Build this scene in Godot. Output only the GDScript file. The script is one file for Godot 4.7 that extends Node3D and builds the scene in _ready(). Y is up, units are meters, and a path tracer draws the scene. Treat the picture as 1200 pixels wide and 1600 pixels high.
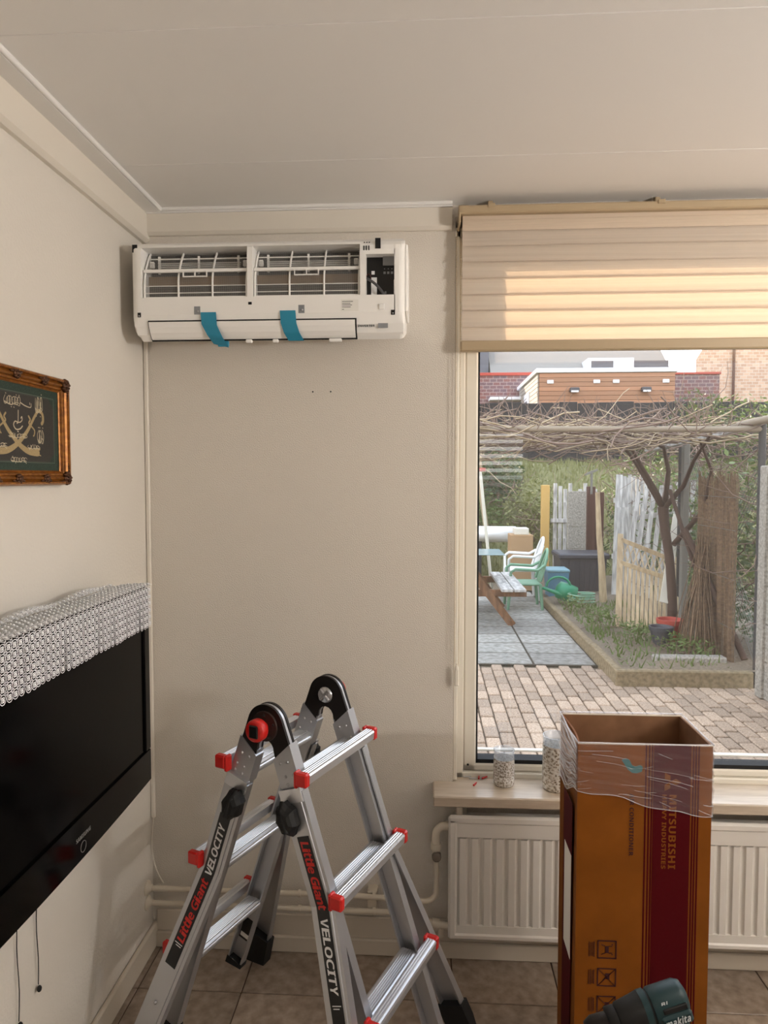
extends Node3D

var M := {}
var used := {}
var rng := RandomNumberGenerator.new()

# ---------------------------------------------------------------- helpers
func v3(x, y, z) -> Vector3:
	return Vector3(x, y, z)

func numbered(n: String) -> String:
	if not used.has(n):
		used[n] = 0
		return n
	used[n] += 1
	return "%s_%03d" % [n, used[n]]

func thing(called: String, label: String, category: String, at := Vector3.ZERO, group := "") -> Node3D:
	var o := Node3D.new()
	o.name = numbered(called)
	add_child(o, true)
	o.position = at
	o.set_meta("label", label)
	o.set_meta("category", category)
	if group:
		o.set_meta("group", group)
	return o

func structure(called: String, at := Vector3.ZERO) -> Node3D:
	var o := Node3D.new()
	o.name = called
	add_child(o, true)
	o.position = at
	o.set_meta("kind", "structure")
	return o

# one mesh; its shape is given in world coordinates, parents are only moved, never turned
func put(called: String, st: SurfaceTool, m: Material, parent: Node) -> MeshInstance3D:
	st.generate_normals()
	var o := MeshInstance3D.new()
	o.mesh = st.commit()
	o.material_override = m
	o.name = called
	parent.add_child(o, true)
	var off := Vector3.ZERO
	var p: Node = parent
	while p != self and p != null:
		off += (p as Node3D).position
		p = p.get_parent()
	o.position = -off
	return o

func inst(called: String, mesh: Mesh, m: Material, parent: Node, xf: Transform3D) -> MeshInstance3D:
	var o := MeshInstance3D.new()
	o.mesh = mesh
	o.material_override = m
	o.name = called
	parent.add_child(o, true)
	o.transform = xf
	return o

func solo(called: String, st: SurfaceTool, m: Material, label: String, category: String, base: Vector3, group := "") -> MeshInstance3D:
	st.generate_normals()
	var am: ArrayMesh = st.commit()
	var st2 := SurfaceTool.new()
	st2.append_from(am, 0, Transform3D(Basis(), -base))
	var o := MeshInstance3D.new()
	o.mesh = st2.commit()
	o.material_override = m
	o.name = numbered(called)
	add_child(o, true)
	o.position = base
	o.set_meta("label", label)
	o.set_meta("category", category)
	if group:
		o.set_meta("group", group)
	return o

func shell(called: String, st: SurfaceTool, m: Material) -> MeshInstance3D:
	var o := put(called, st, m, self)
	o.set_meta("kind", "structure")
	return o

func S() -> SurfaceTool:
	var st := SurfaceTool.new()
	st.begin(Mesh.PRIMITIVE_TRIANGLES)
	st.set_smooth_group(-1)
	return st

# triangle facing away from o
func T(st: SurfaceTool, a: Vector3, b: Vector3, c: Vector3, o: Vector3) -> void:
	if (a - c).cross(a - b).dot((a + b + c) / 3.0 - o) < 0.0:
		st.add_vertex(a); st.add_vertex(c); st.add_vertex(b)
	else:
		st.add_vertex(a); st.add_vertex(b); st.add_vertex(c)

func Q(st: SurfaceTool, a: Vector3, b: Vector3, c: Vector3, d: Vector3, o: Vector3) -> void:
	T(st, a, b, c, o)
	T(st, a, c, d, o)

func bx(st: SurfaceTool, c: Vector3, s: Vector3, xf := Transform3D()) -> void:
	var p := []
	for i in 8:
		p.append(xf * (c + Vector3(s.x * (0.5 if i & 1 else -0.5), s.y * (0.5 if i & 2 else -0.5), s.z * (0.5 if i & 4 else -0.5))))
	var o: Vector3 = xf * c
	for f in [[0, 1, 3, 2], [4, 5, 7, 6], [0, 1, 5, 4], [2, 3, 7, 6], [0, 2, 6, 4], [1, 3, 7, 5]]:
		Q(st, p[f[0]], p[f[1]], p[f[2]], p[f[3]], o)

# box from corner to corner
func bb(st: SurfaceTool, a: Vector3, b: Vector3) -> void:
	bx(st, (a + b) / 2.0, (b - a).abs())

# box with chamfered edges
func cb(st: SurfaceTool, c: Vector3, s: Vector3, b: float, xf := Transform3D()) -> void:
	var h := s / 2.0
	b = minf(b, minf(h.x, minf(h.y, h.z)) * 0.98)
	var o: Vector3 = xf * c
	var V := func(ax: int, sg: Vector3) -> Vector3:
		var q := h - Vector3(b, b, b)
		q[ax] = h[ax]
		return xf * (c + q * sg)
	for ax in 3:
		var u := (ax + 1) % 3
		var w := (ax + 2) % 3
		for sa in [-1.0, 1.0]:
			var g := []
			for k in [[-1, -1], [1, -1], [1, 1], [-1, 1]]:
				var sg := Vector3.ONE
				sg[ax] = sa
				sg[u] = k[0]
				sg[w] = k[1]
				g.append(V.call(ax, sg))
			Q(st, g[0], g[1], g[2], g[3], o)
			for sb in [-1.0, 1.0]:
				var s1 := Vector3.ONE
				s1[ax] = sa
				s1[u] = sb
				s1[w] = -1
				var s2 := s1
				s2[w] = 1
				Q(st, V.call(ax, s1), V.call(ax, s2), V.call(u, s2), V.call(u, s1), o)
	for i in 8:
		var sg := Vector3(1 if i & 1 else -1, 1 if i & 2 else -1, 1 if i & 4 else -1)
		T(st, V.call(0, sg), V.call(1, sg), V.call(2, sg), o)

func cbb(st: SurfaceTool, a: Vector3, b: Vector3, ch := 0.003) -> void:
	cb(st, (a + b) / 2.0, (b - a).abs(), ch)

# tube along points; r a number or an array
func tube(st: SurfaceTool, pts: Array, r, seg := 8, capped := true) -> void:
	var n := pts.size()
	var up := Vector3.UP
	var d0: Vector3 = (pts[1] - pts[0]).normalized()
	if absf(d0.dot(up)) > 0.9:
		up = Vector3.RIGHT
	var rings := []
	var u := d0.cross(up).normalized()
	for i in n:
		var d: Vector3 = (pts[mini(i + 1, n - 1)] - pts[maxi(i - 1, 0)]).normalized()
		u = (u - d * u.dot(d)).normalized()
		var w := d.cross(u)
		var rad: float = r[i] if r is Array else r
		var ring := []
		for k in seg:
			var a := TAU * k / seg
			ring.append(pts[i] + (u * cos(a) + w * sin(a)) * rad)
		rings.append(ring)
	st.set_smooth_group(1)
	for i in n - 1:
		var o: Vector3 = (pts[i] + pts[i + 1]) / 2.0
		for k in seg:
			var k2 := (k + 1) % seg
			Q(st, rings[i][k], rings[i][k2], rings[i + 1][k2], rings[i + 1][k], o)
	st.set_smooth_group(-1)
	if capped:
		for e in [[0, 1], [n - 1, n - 2]]:
			for k in range(1, seg - 1):
				T(st, rings[e[0]][0], rings[e[0]][k], rings[e[0]][k + 1], pts[e[1]])

# turned shape: profile of Vector2(radius, height), outside listed bottom to top
func lathe(st: SurfaceTool, prof: Array, seg: int, xf: Transform3D, smooth := true) -> void:
	for i in prof.size() - 1:
		st.set_smooth_group(i + 2 if not smooth else 1)
		for k in seg:
			var a := TAU * k / seg
			var b := TAU * (k + 1) / seg
			var p0 := xf * Vector3(prof[i].x * cos(a), prof[i].y, prof[i].x * sin(a))
			var p1 := xf * Vector3(prof[i].x * cos(b), prof[i].y, prof[i].x * sin(b))
			var p2 := xf * Vector3(prof[i + 1].x * cos(b), prof[i + 1].y, prof[i + 1].x * sin(b))
			var p3 := xf * Vector3(prof[i + 1].x * cos(a), prof[i + 1].y, prof[i + 1].x * sin(a))
			if prof[i].x > 1e-6:
				st.add_vertex(p0); st.add_vertex(p2); st.add_vertex(p1)
			if prof[i + 1].x > 1e-6:
				st.add_vertex(p0); st.add_vertex(p3); st.add_vertex(p2)
	st.set_smooth_group(-1)

# joins closed rings of equal size; caps both ends
func loft(st: SurfaceTool, rings: Array, smooth := false, capped := true) -> void:
	var r0: Array = rings[0]
	var n := r0.size()
	var nw := Vector3.ZERO
	var c0 := Vector3.ZERO
	var c1 := Vector3.ZERO
	for k in n:
		nw += (r0[k] as Vector3).cross(r0[(k + 1) % n])
		c0 += r0[k]
		c1 += rings[rings.size() - 1][k]
	var flip := nw.dot(c1 - c0) > 0.0
	if smooth:
		st.set_smooth_group(1)
	for i in rings.size() - 1:
		for k in n:
			var k2 := (k + 1) % n
			var a: Vector3 = rings[i][k]
			var b: Vector3 = rings[i][k2]
			var c: Vector3 = rings[i + 1][k2]
			var d: Vector3 = rings[i + 1][k]
			if flip:
				for q in [a, c, b, a, d, c]:
					st.add_vertex(q)
			else:
				for q in [a, b, c, a, c, d]:
					st.add_vertex(q)
	st.set_smooth_group(-1)
	if capped:
		var w := nw.normalized()
		var u := w.cross(Vector3.UP if absf(w.y) < 0.9 else Vector3.RIGHT).normalized()
		var vv := w.cross(u)
		var poly := PackedVector2Array()
		for k in n:
			poly.append(Vector2((r0[k] as Vector3).dot(u), (r0[k] as Vector3).dot(vv)))
		var tri := Geometry2D.triangulate_polygon(poly)
		for e in [[0, c1 / n], [rings.size() - 1, c0 / n]]:
			for k in range(0, tri.size(), 3):
				var R: Array = rings[e[0]]
				T(st, R[tri[k]], R[tri[k + 1]], R[tri[k + 2]], e[1])

# extrudes a flat outline (x, y) from z0 to z1 of xf
func prism(st: SurfaceTool, poly, z0: float, z1: float, xf := Transform3D()) -> void:
	var a := []
	var b := []
	for p in poly:
		a.append(xf * Vector3(p.x, p.y, z0))
		b.append(xf * Vector3(p.x, p.y, z1))
	loft(st, [a, b])

# grid surface f(u, v) -> Vector3, u and v in 0..1
func sheet(st: SurfaceTool, f: Callable, nu: int, nv: int, flip := false) -> void:
	st.set_smooth_group(1)
	for i in nu:
		for j in nv:
			var q := []
			for k in [[0, 0], [1, 0], [1, 1], [0, 1]]:
				var uv := Vector2(float(i + k[0]) / nu, float(j + k[1]) / nv)
				q.append([f.call(uv.x, uv.y), uv])
			for k in ([0, 2, 1, 0, 3, 2] if flip else [0, 1, 2, 0, 2, 3]):
				st.set_uv(q[k][1])
				st.add_vertex(q[k][0])
	st.set_smooth_group(-1)

func uvquad(st: SurfaceTool, a: Vector3, b: Vector3, c: Vector3, d: Vector3) -> void:
	# a top-left, b top-right, c bottom-right, d bottom-left, seen from the front
	var p := [a, b, c, d]
	var t := [Vector2(0, 0), Vector2(1, 0), Vector2(1, 1), Vector2(0, 1)]
	for k in [0, 1, 2, 0, 2, 3]:
		st.set_uv(t[k])
		st.add_vertex(p[k])

func ball(st: SurfaceTool, c: Vector3, r: Vector3, seg := 8, rows := 6) -> void:
	var prof := []
	for i in rows + 1:
		var a := PI * i / rows - PI / 2
		prof.append(Vector2(cos(a) if i > 0 and i < rows else 0.0, sin(a)))
	lathe(st, prof, seg, Transform3D(Basis.from_scale(r), c))

func along(a: Vector3, b: Vector3) -> Transform3D:
	# y axis from a to b
	var y := (b - a).normalized()
	var x := y.cross(Vector3.UP if absf(y.y) < 0.9 else Vector3.RIGHT).normalized()
	return Transform3D(Basis(x, y, x.cross(y)), a)

func bar(st: SurfaceTool, a: Vector3, b: Vector3, w: float, t: float, side := Vector3.ZERO) -> void:
	# plank from a to b, w wide along side, t thick
	var y := b - a
	var L := y.length()
	y /= L
	var x := side
	if x == Vector3.ZERO:
		x = y.cross(Vector3.UP if absf(y.y) < 0.9 else Vector3.RIGHT)
	x = (x - y * x.dot(y)).normalized()
	bx(st, Vector3(0, L / 2, 0), Vector3(w, L, t), Transform3D(Basis(x, y, x.cross(y)), a))

func text(parent: Node, s: String, c: Vector3, xdir: Vector3, ydir: Vector3, w: float, h: float, m: Material, bold := true, lean := 0.0, serif := false) -> void:
	var f := SystemFont.new()
	f.font_names = PackedStringArray(["Droid Serif" if serif else "Droid Sans"])
	f.font_weight = 700 if bold else 400
	var t := TextMesh.new()
	t.font = f
	t.text = s
	t.font_size = 48
	t.pixel_size = 0.001
	t.depth = 0.004
	t.curve_step = 1.0
	var bbx := t.get_aabb()
	var sx := w / maxf(bbx.size.x, 1e-5)
	var sy := h / maxf(bbx.size.y, 1e-5)
	var x := xdir.normalized() * sx
	var y := ydir.normalized() * sy + xdir.normalized() * lean * sy
	var z := xdir.cross(ydir).normalized() * 0.12
	var B := Basis(x, y, z)
	var off := Vector3.ZERO
	var p: Node = parent
	while p != self and p != null:
		off += (p as Node3D).position
		p = p.get_parent()
	inst("lettering", t, m, parent, Transform3D(B, c - off - B * bbx.get_center()))

func mat(key: String, col: Color, rough := 0.6, metal := 0.0) -> StandardMaterial3D:
	var m := StandardMaterial3D.new()
	m.albedo_color = col
	m.roughness = rough
	m.metallic = metal
	m.resource_name = key
	M[key] = m
	return m

func noise_tex(seed_: int, freq: float, oct: int, size := 512, ramp: Array = [], type := FastNoiseLite.TYPE_SIMPLEX_SMOOTH) -> NoiseTexture2D:
	var n := FastNoiseLite.new()
	n.seed = seed_
	n.noise_type = type
	n.frequency = freq
	n.fractal_octaves = oct
	var t := NoiseTexture2D.new()
	t.noise = n
	t.width = size
	t.height = size
	t.seamless = true
	if ramp:
		var g := Gradient.new()
		g.offsets = PackedFloat32Array(ramp.map(func(e): return e[0]))
		g.colors = PackedColorArray(ramp.map(func(e): return e[1]))
		t.color_ramp = g
	return t

func tri(m: StandardMaterial3D, scale: float, world := true) -> void:
	m.uv1_triplanar = true
	m.uv1_world_triplanar = world
	m.uv1_scale = Vector3.ONE * scale

func relief(m: StandardMaterial3D, t: Texture2D, cm: float) -> void:
	m.heightmap_enabled = true
	m.heightmap_texture = t
	m.heightmap_scale = cm

# small boxes [centre, size], each a part of its own
func pieces(called: String, m: Material, parent: Node, list: Array) -> void:
	for q in list:
		var st := S()
		bx(st, q[0], q[1])
		put(called, st, m, parent)

func span(a: Vector3, b: Vector3) -> Array:
	return [(a + b) / 2.0, (b - a).abs()]

# ---------------------------------------------------------------- scene
func _ready() -> void:
	rng.seed = 20240317
	var cam := Camera3D.new()
	cam.name = "camera"
	add_child(cam)
	cam.fov = 2.0 * rad_to_deg(atan(800.0 / 1100.0))
	cam.position = Vector3(0, 1.69, 0)
	cam.rotation = Vector3(deg_to_rad(-2.86), deg_to_rad(3.4), 0)
	cam.near = 0.05
	cam.far = 300.0
	cam.current = true

	var env := Environment.new()
	env.background_mode = Environment.BG_SKY
	var sky := Sky.new()
	var sm := ProceduralSkyMaterial.new()
	sm.sky_top_color = Color(0.80, 0.85, 0.92)
	sm.sky_horizon_color = Color(0.96, 0.95, 0.93)
	sm.sky_curve = 0.25
	sm.ground_bottom_color = Color(0.32, 0.30, 0.27)
	sm.ground_horizon_color = Color(0.55, 0.54, 0.52)
	sm.sun_angle_max = 0.0
	sm.sky_energy_multiplier = 1.0
	sky.sky_material = sm
	env.sky = sky
	env.background_energy_multiplier = 4.5
	env.tonemap_mode = Environment.TONE_MAPPER_LINEAR
	env.tonemap_exposure = 1.0
	env.sdfgi_enabled = true
	env.ssao_enabled = true
	env.ssil_enabled = true
	var we := WorldEnvironment.new()
	we.name = "world_environment"
	we.environment = env
	add_child(we)

	var sun := DirectionalLight3D.new()
	sun.name = "sun"
	var az := deg_to_rad(26.0)
	var el := deg_to_rad(25.0)
	var to_sun := Vector3(-sin(az) * cos(el), sin(el), -cos(az) * cos(el))
	sun.light_color = Color(1.0, 0.90, 0.78)
	sun.light_energy = 4.3
	sun.light_angular_distance = 0.5
	sun.sky_mode = DirectionalLight3D.SKY_MODE_LIGHT_ONLY
	sun.shadow_enabled = true
	add_child(sun)
	sun.look_at_from_position(to_sun * 20.0, Vector3.ZERO)

	materials()
	materials_more()
	materials_ac()
	materials_left()
	materials_carton()
	room()
	window_and_blind()
	heating()
	air_conditioner()
	television()
	picture()
	ladder()
	carton()
	drill()
	sill_items()
	garden()

func materials() -> void:
	var plaster := noise_tex(3, 0.09, 3, 512)
	var m := mat("wall paint", Color(0.85, 0.82, 0.775), 0.75)
	relief(m, plaster, 0.12)
	tri(m, 4.0)
	m = mat("left wall paint", Color(0.86, 0.835, 0.795), 0.75)
	relief(m, noise_tex(5, 0.05, 3, 512), 0.06)
	tri(m, 3.0)
	mat("ceiling paint", Color(0.925, 0.915, 0.90), 0.55)
	mat("trim paint", Color(0.88, 0.85, 0.80), 0.45)
	mat("baseboard paint", Color(0.80, 0.76, 0.70), 0.5)
	mat("grout", Color(0.36, 0.29, 0.235), 0.9)
	for k in 4:
		var b := 0.97 + 0.02 * k
		m = mat("tile%d" % k, Color(0.98, 0.98, 0.98), 0.35)
		m.albedo_texture = noise_tex(11 + k, 0.012, 5, 512, [[0.0, Color(0.50 * b, 0.44 * b, 0.39 * b)], [0.5, Color(0.60 * b, 0.535 * b, 0.475 * b)], [1.0, Color(0.68 * b, 0.615 * b, 0.555 * b)]])
		tri(m, 3.1)
		m.uv1_offset = Vector3(0.21, 0.37, 0.13) * k
	mat("white plastic", Color(0.965, 0.955, 0.935), 0.35)
	mat("white enamel", Color(0.87, 0.85, 0.82), 0.3)
	mat("pipe paint", Color(0.84, 0.80, 0.73), 0.45)
	mat("dark gap", Color(0.06, 0.055, 0.05), 0.8)
	mat("black plastic", Color(0.03, 0.03, 0.032), 0.4)
	mat("black rubber", Color(0.035, 0.035, 0.035), 0.7)
	mat("grey plastic", Color(0.55, 0.56, 0.57), 0.5)
	mat("brass tone", Color(0.50, 0.42, 0.30), 0.4, 0.6)
	mat("steel", Color(0.72, 0.72, 0.73), 0.3, 0.9)
	mat("white ink", Color(0.92, 0.92, 0.92), 0.6)
	mat("frame cream", Color(0.90, 0.875, 0.82), 0.35)

func room() -> void:
	# floor: concrete bed and single ceramic tiles with recessed joints
	var fl := structure("floor", Vector3.ZERO)
	var st := S()
	bb(st, v3(-1.18, -0.25, -2.62), v3(3.4, -0.004, 4.2))
	put("bed", st, M["grout"], fl)
	var p := 0.3465
	var j := 0.0045
	var meshes := {}
	var ix0 := -3
	for i in range(-2, 12):
		for k in range(0, 19):
			var x0: float = maxf(-0.6 + (i - 0) * p + j / 2, -0.98)
			var x1: float = minf(-0.6 + (i + 1) * p - j / 2, 3.2)
			var z0: float = maxf(-2.198 + (k - 1) * p + j / 2, -2.42)
			var z1: float = minf(-2.198 + k * p - j / 2, 4.0)
			if x1 - x0 < 0.02 or z1 - z0 < 0.02:
				continue
			var key := "%.3f %.3f" % [x1 - x0, z1 - z0]
			if not meshes.has(key):
				st = S()
				cb(st, Vector3.ZERO, v3(x1 - x0, 0.012, z1 - z0), 0.0015)
				st.generate_normals()
				meshes[key] = st.commit()
			inst("tile", meshes[key], M["tile%d" % ((i * 7 + k * 3 + 40) % 4)], fl, Transform3D(Basis(), v3((x0 + x1) / 2, -0.006, (z0 + z1) / 2)))
	# walls
	st = S()
	bb(st, v3(-1.18, 0, -2.67), v3(-0.98, 2.8, 4.2))
	shell("wall_left", st, M["left wall paint"])
	st = S()
	bb(st, v3(-0.98, 0, -2.67), v3(0.097, 2.62, -2.42))
	bb(st, v3(0.097, 0, -2.67), v3(2.45, 0.60, -2.42))
	bb(st, v3(2.45, 0, -2.67), v3(3.4, 2.62, -2.42))
	bb(st, v3(0.097, 2.56, -2.67), v3(2.45, 2.62, -2.42))
	var wb := shell("wall_back", st, M["wall paint"])
	for hx in [-0.389, -0.327]:
		st = S()
		lathe(st, [Vector2(0.0, 0.0), Vector2(0.0028, 0.0), Vector2(0.0028, 0.0012), Vector2(0.0, 0.0012)], 8, Transform3D(Basis(Vector3.RIGHT, PI / 2), v3(hx, 1.982, -2.4195)))
		put("drill_hole", st, M["dark gap"], wb)
	st = S()
	bb(st, v3(3.2, 0, -2.67), v3(3.4, 2.8, 4.2))
	shell("wall_right", st, M["wall paint"])
	st = S()
	bb(st, v3(-0.98, 0, 4.0), v3(-0.3, 2.62, 4.2))
	bb(st, v3(1.3, 0, 4.0), v3(3.2, 2.62, 4.2))
	bb(st, v3(-0.3, 0, 4.0), v3(1.3, 0.9, 4.2))
	bb(st, v3(-0.3, 2.3, 4.0), v3(1.3, 2.62, 4.2))
	shell("wall_rear", st, M["wall paint"])
	# street window behind the camera
	var w2 := structure("window_2", v3(0.5, 0.9, 4.1))
	st = S()
	for x in [-0.27, 0.5, 1.27]:
		cbb(st, v3(x - 0.03, 0.9, 4.07), v3(x + 0.03, 2.3, 4.13))
	cbb(st, v3(-0.3, 0.9, 4.07), v3(1.3, 0.96, 4.13))
	cbb(st, v3(-0.3, 2.24, 4.07), v3(1.3, 2.3, 4.13))
	put("window_frame", st, M["frame cream"], w2)
	for k in 2:
		st = S()
		bb(st, v3(-0.24 + k * 0.77, 0.96, 4.097), v3(0.47 + k * 0.77, 2.24, 4.103))
		put("pane", st, M["glass"], w2)
	var vb := thing("venetian_blind", "white slatted blind in the street window behind the camera", "blind", v3(0.5, 0.95, 4.03))
	for k in 14:
		st = S()
		bx(st, Vector3.ZERO, v3(1.5, 0.006, 0.062), Transform3D(Basis(Vector3.RIGHT, 0.7), v3(0.5, 0.99 + k * 0.092, 4.033)))
		put("slat", st, M["trim paint"], vb)
	# ceiling boards along the window wall
	var ce := structure("ceiling", v3(0, 2.6, 0))
	st = S()
	bb(st, v3(-1.18, 2.62, -2.67), v3(3.4, 2.8, 4.2))
	put("slab", st, M["ceiling paint"], ce)
	var z := -2.667
	while z < 4.0:
		var za := maxf(z + 0.0008, -2.42)
		var zb := minf(z + 0.607 - 0.0008, 4.0)
		st = S()
		cbb(st, v3(-0.98, 2.60, za), v3(3.2, 2.622, zb), 0.0008)
		put("board", st, M["ceiling paint"], ce)
		z += 0.607
	# battens and mouldings under the ceiling
	st = S()
	bb(st, v3(-0.98, 2.588, -2.42), v3(-0.905, 2.601, 4.0))
	tube(st, [v3(-0.9, 2.596, -2.385), v3(-0.9, 2.596, 4.0)], 0.0075, 8)
	shell("trim_1", st, M["ceiling paint"])
	st = S()
	bb(st, v3(-0.98, 2.586, -2.42), v3(0.085, 2.601, -2.39))
	tube(st, [v3(-0.9, 2.596, -2.385), v3(0.085, 2.596, -2.385)], 0.007, 8)
	shell("trim_2", st, M["ceiling paint"])
	st = S()
	prism(st, [Vector2(0, 2.588), Vector2(0.026, 2.588), Vector2(0.026, 2.505), Vector2(0.014, 2.494), Vector2(0, 2.494)], -2.42, 4.0, Transform3D(Basis(), v3(-0.98, 0, 0)))
	shell("trim_3", st, M["trim paint"])
	st = S()
	prism(st, [Vector2(0, 2.588), Vector2(0.022, 2.588), Vector2(0.022, 2.526), Vector2(0.012, 2.516), Vector2(0, 2.516)], -0.955, 0.085, Transform3D(Basis(Vector3(0, 0, 1), Vector3.UP, Vector3(1, 0, 0)), v3(0, 0, -2.42)))
	shell("trim_4", st, M["trim paint"])
	# baseboards
	st = S()
	cbb(st, v3(-0.98, 0, -2.42), v3(-0.962, 0.088, 4.0), 0.006)
	shell("baseboard_left", st, M["baseboard paint"])
	st = S()
	cbb(st, v3(-0.965, 0, -2.42), v3(3.2, 0.058, -2.398), 0.004)
	cbb(st, v3(-0.965, 0.055, -2.42), v3(3.2, 0.134, -2.409), 0.004)
	shell("baseboard_back", st, M["baseboard paint"])
	st = S()
	cbb(st, v3(3.18, 0, -2.42), v3(3.2, 0.09, 4.0), 0.006)
	shell("baseboard_right", st, M["baseboard paint"])
	floor_lamp()

func floor_lamp() -> void:
	# uplighter at the right side of the room, outside the frame
	var at := v3(2.62, 0, -0.3)
	var hr := 1.80
	var la := thing("floor_lamp", "tall uplighter floor lamp with a metal bowl at the right wall", "lamp", at)
	var xf := Transform3D(Basis(), at)
	var st := S()
	lathe(st, [Vector2(0, 0), Vector2(0.15, 0), Vector2(0.15, 0.012), Vector2(0.02, 0.03), Vector2(0, 0.03)], 28, xf)
	put("base", st, M["blind rail"], la)
	st = S()
	tube(st, [at + v3(0, 0.02, 0), at + v3(0, hr - 0.14, 0)], 0.012, 10)
	put("pole", st, M["blind rail"], la)
	st = S()
	lathe(st, [Vector2(0.0, hr - 0.15), Vector2(0.05, hr - 0.148), Vector2(0.12, hr - 0.10), Vector2(0.17, hr - 0.05), Vector2(0.20, hr), Vector2(0.196, hr), Vector2(0.166, hr - 0.046), Vector2(0.117, hr - 0.095), Vector2(0.0, hr - 0.144)], 32, xf)
	put("bowl", st, M["trim paint"], la)
	st = S()
	ball(st, at + v3(0, hr + 0.05, 0), Vector3.ONE * 0.125, 24, 14)
	put("bulb", st, M["lamp glow"], la)
	var al := OmniLight3D.new()
	al.name = "floor_lamp_glow"
	al.light_size = 0.12
	al.light_energy = 4.6
	al.light_color = Color(1.0, 0.985, 0.972)
	al.omni_range = 14.0
	al.omni_attenuation = 2.0
	al.shadow_enabled = true
	add_child(al)
	al.position = at + v3(0, hr + 0.05, 0)

func window_and_blind() -> void:
	var w := structure("window_1", v3(1.2, 0.63, -2.5))
	var zf := -2.47
	var zb := -2.55
	var st := S()
	cbb(st, v3(0.105, 0.60, zb), v3(0.135, 2.56, zf + 0.012), 0.003)
	cbb(st, v3(2.41, 0.60, zb), v3(2.45, 2.56, zf + 0.012), 0.003)
	cbb(st, v3(0.105, 2.50, zb), v3(2.45, 2.56, zf + 0.012), 0.003)
	cbb(st, v3(0.105, 0.60, zb), v3(2.45, 0.645, zf + 0.012), 0.003)
	put("window_frame", st, M["frame cream"], w)
	st = S()
	cbb(st, v3(0.135, 0.645, zb + 0.01), v3(0.180, 2.50, zf), 0.006)
	cbb(st, v3(2.365, 0.645, zb + 0.01), v3(2.41, 2.50, zf), 0.006)
	cbb(st, v3(0.135, 2.452, zb + 0.01), v3(2.41, 2.50, zf), 0.006)
	cbb(st, v3(0.135, 0.645, zb + 0.01), v3(2.41, 0.672, zf), 0.006)
	cbb(st, v3(0.187, 0.690, zb - 0.012), v3(2.36, 0.697, zb + 0.01), 0.002)
	var sash := put("sash", st, M["frame cream"], w)
	st = S()
	lathe(st, [Vector2(0, 0), Vector2(0.004, 0), Vector2(0.004, 0.001), Vector2(0, 0.001)], 10, Transform3D(Basis(Vector3.RIGHT, PI / 2), v3(0.152, 0.668, zf + 0.0002)))
	put("drain_hole", st, M["dark gap"], sash)
	st = S()
	bb(st, v3(0.180, 0.672, zb + 0.02), v3(0.186, 2.44, zf - 0.006))
	bb(st, v3(2.360, 0.672, zb + 0.02), v3(2.365, 2.44, zf - 0.006))
	bb(st, v3(0.180, 2.446, zb + 0.02), v3(2.365, 2.452, zf - 0.006))
	bb(st, v3(0.180, 0.672, zb + 0.02), v3(2.365, 0.686, zf - 0.006))
	put("gasket", st, M["black rubber"], w)
	st = S()
	bb(st, v3(0.184, 0.68, -2.517), v3(2.362, 2.449, -2.513))
	put("pane", st, M["glass"], w)
	# lining strip of the left reveal
	st = S()
	cbb(st, v3(0.0975, 0.63, -2.475), v3(0.111, 2.50, -2.425), 0.002)
	shell("trim_5", st, M["frame cream"])
	# outer sill and brick reveal outside
	st = S()
	prism(st, [Vector2(-2.54, 0.62), Vector2(-2.74, 0.585), Vector2(-2.74, 0.545), Vector2(-2.54, 0.57)], 0.08, 2.47, Transform3D(Basis(Vector3(0, 0, 1), Vector3.UP, Vector3(1, 0, 0)), Vector3.ZERO))
	shell("trim_6", st, M["concrete"])
	# window sill board
	st = S()
	cbb(st, v3(0.028, 0.592, -2.42), v3(2.52, 0.628, -2.297), 0.004)
	bb(st, v3(0.099, 0.592, -2.462), v3(2.448, 0.627, -2.419))
	shell("trim_7", st, M["sill board"])
	# duo roller blind
	var b := thing("roller_blind", "beige double-layer roller blind half lowered over the window", "blind", v3(1.2, 2.1, -2.39))
	st = S()
	cbb(st, v3(0.104, 2.545, -2.425), v3(2.48, 2.572, -2.345), 0.004)
	cbb(st, v3(0.104, 2.515, -2.425), v3(0.111, 2.572, -2.345), 0.002)
	cbb(st, v3(2.473, 2.515, -2.425), v3(2.48, 2.572, -2.345), 0.002)
	var hr := put("head_rail", st, M["blind rail"], b)
	for x in [0.21, 0.75, 1.5, 2.2]:
		st = S()
		cbb(st, v3(x - 0.008, 2.57, -2.41), v3(x + 0.008, 2.5995, -2.385), 0.002)
		put("clip", st, M["blind rail"], hr)
		st = S()
		cbb(st, v3(x - 0.012, 2.562, -2.349), v3(x + 0.012, 2.576, -2.341), 0.002)
		put("clip_lever", st, M["blind rail"], hr)
	st = S()
	tube(st, [v3(0.118, 2.525, -2.392), v3(2.466, 2.525, -2.392)], 0.024, 20)
	put("roller", st, M["blind cloth dense"], b)
	# bands of the front layer, each a little bellied, one over the other
	var ys := [2.497, 2.452, 2.400, 2.349, 2.295, 2.243, 2.190, 2.135]
	st = S()
	bb(st, v3(0.118, 2.497, -2.371), v3(2.466, 2.546, -2.3695))
	put("fabric_band", st, M["blind cloth dense"], b)
	for i in ys.size() - 1:
		var ya: float = ys[i] + 0.002
		var yb: float = ys[i + 1]
		st = S()
		sheet(st, func(u, v):
			var t: float = v
			var z := -2.378 + 0.011 * pow(t, 1.6) + 0.001 * sin(u * 9.0 + i)
			return v3(lerpf(0.118, 2.466, u), lerpf(ya, yb, t) - 0.004 * t + 0.0012 * sin(u * 7.0 + i * 2.1), z), 40, 8)
		put("fabric_band", st, M["blind cloth"], b)
	st = S()
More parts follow.
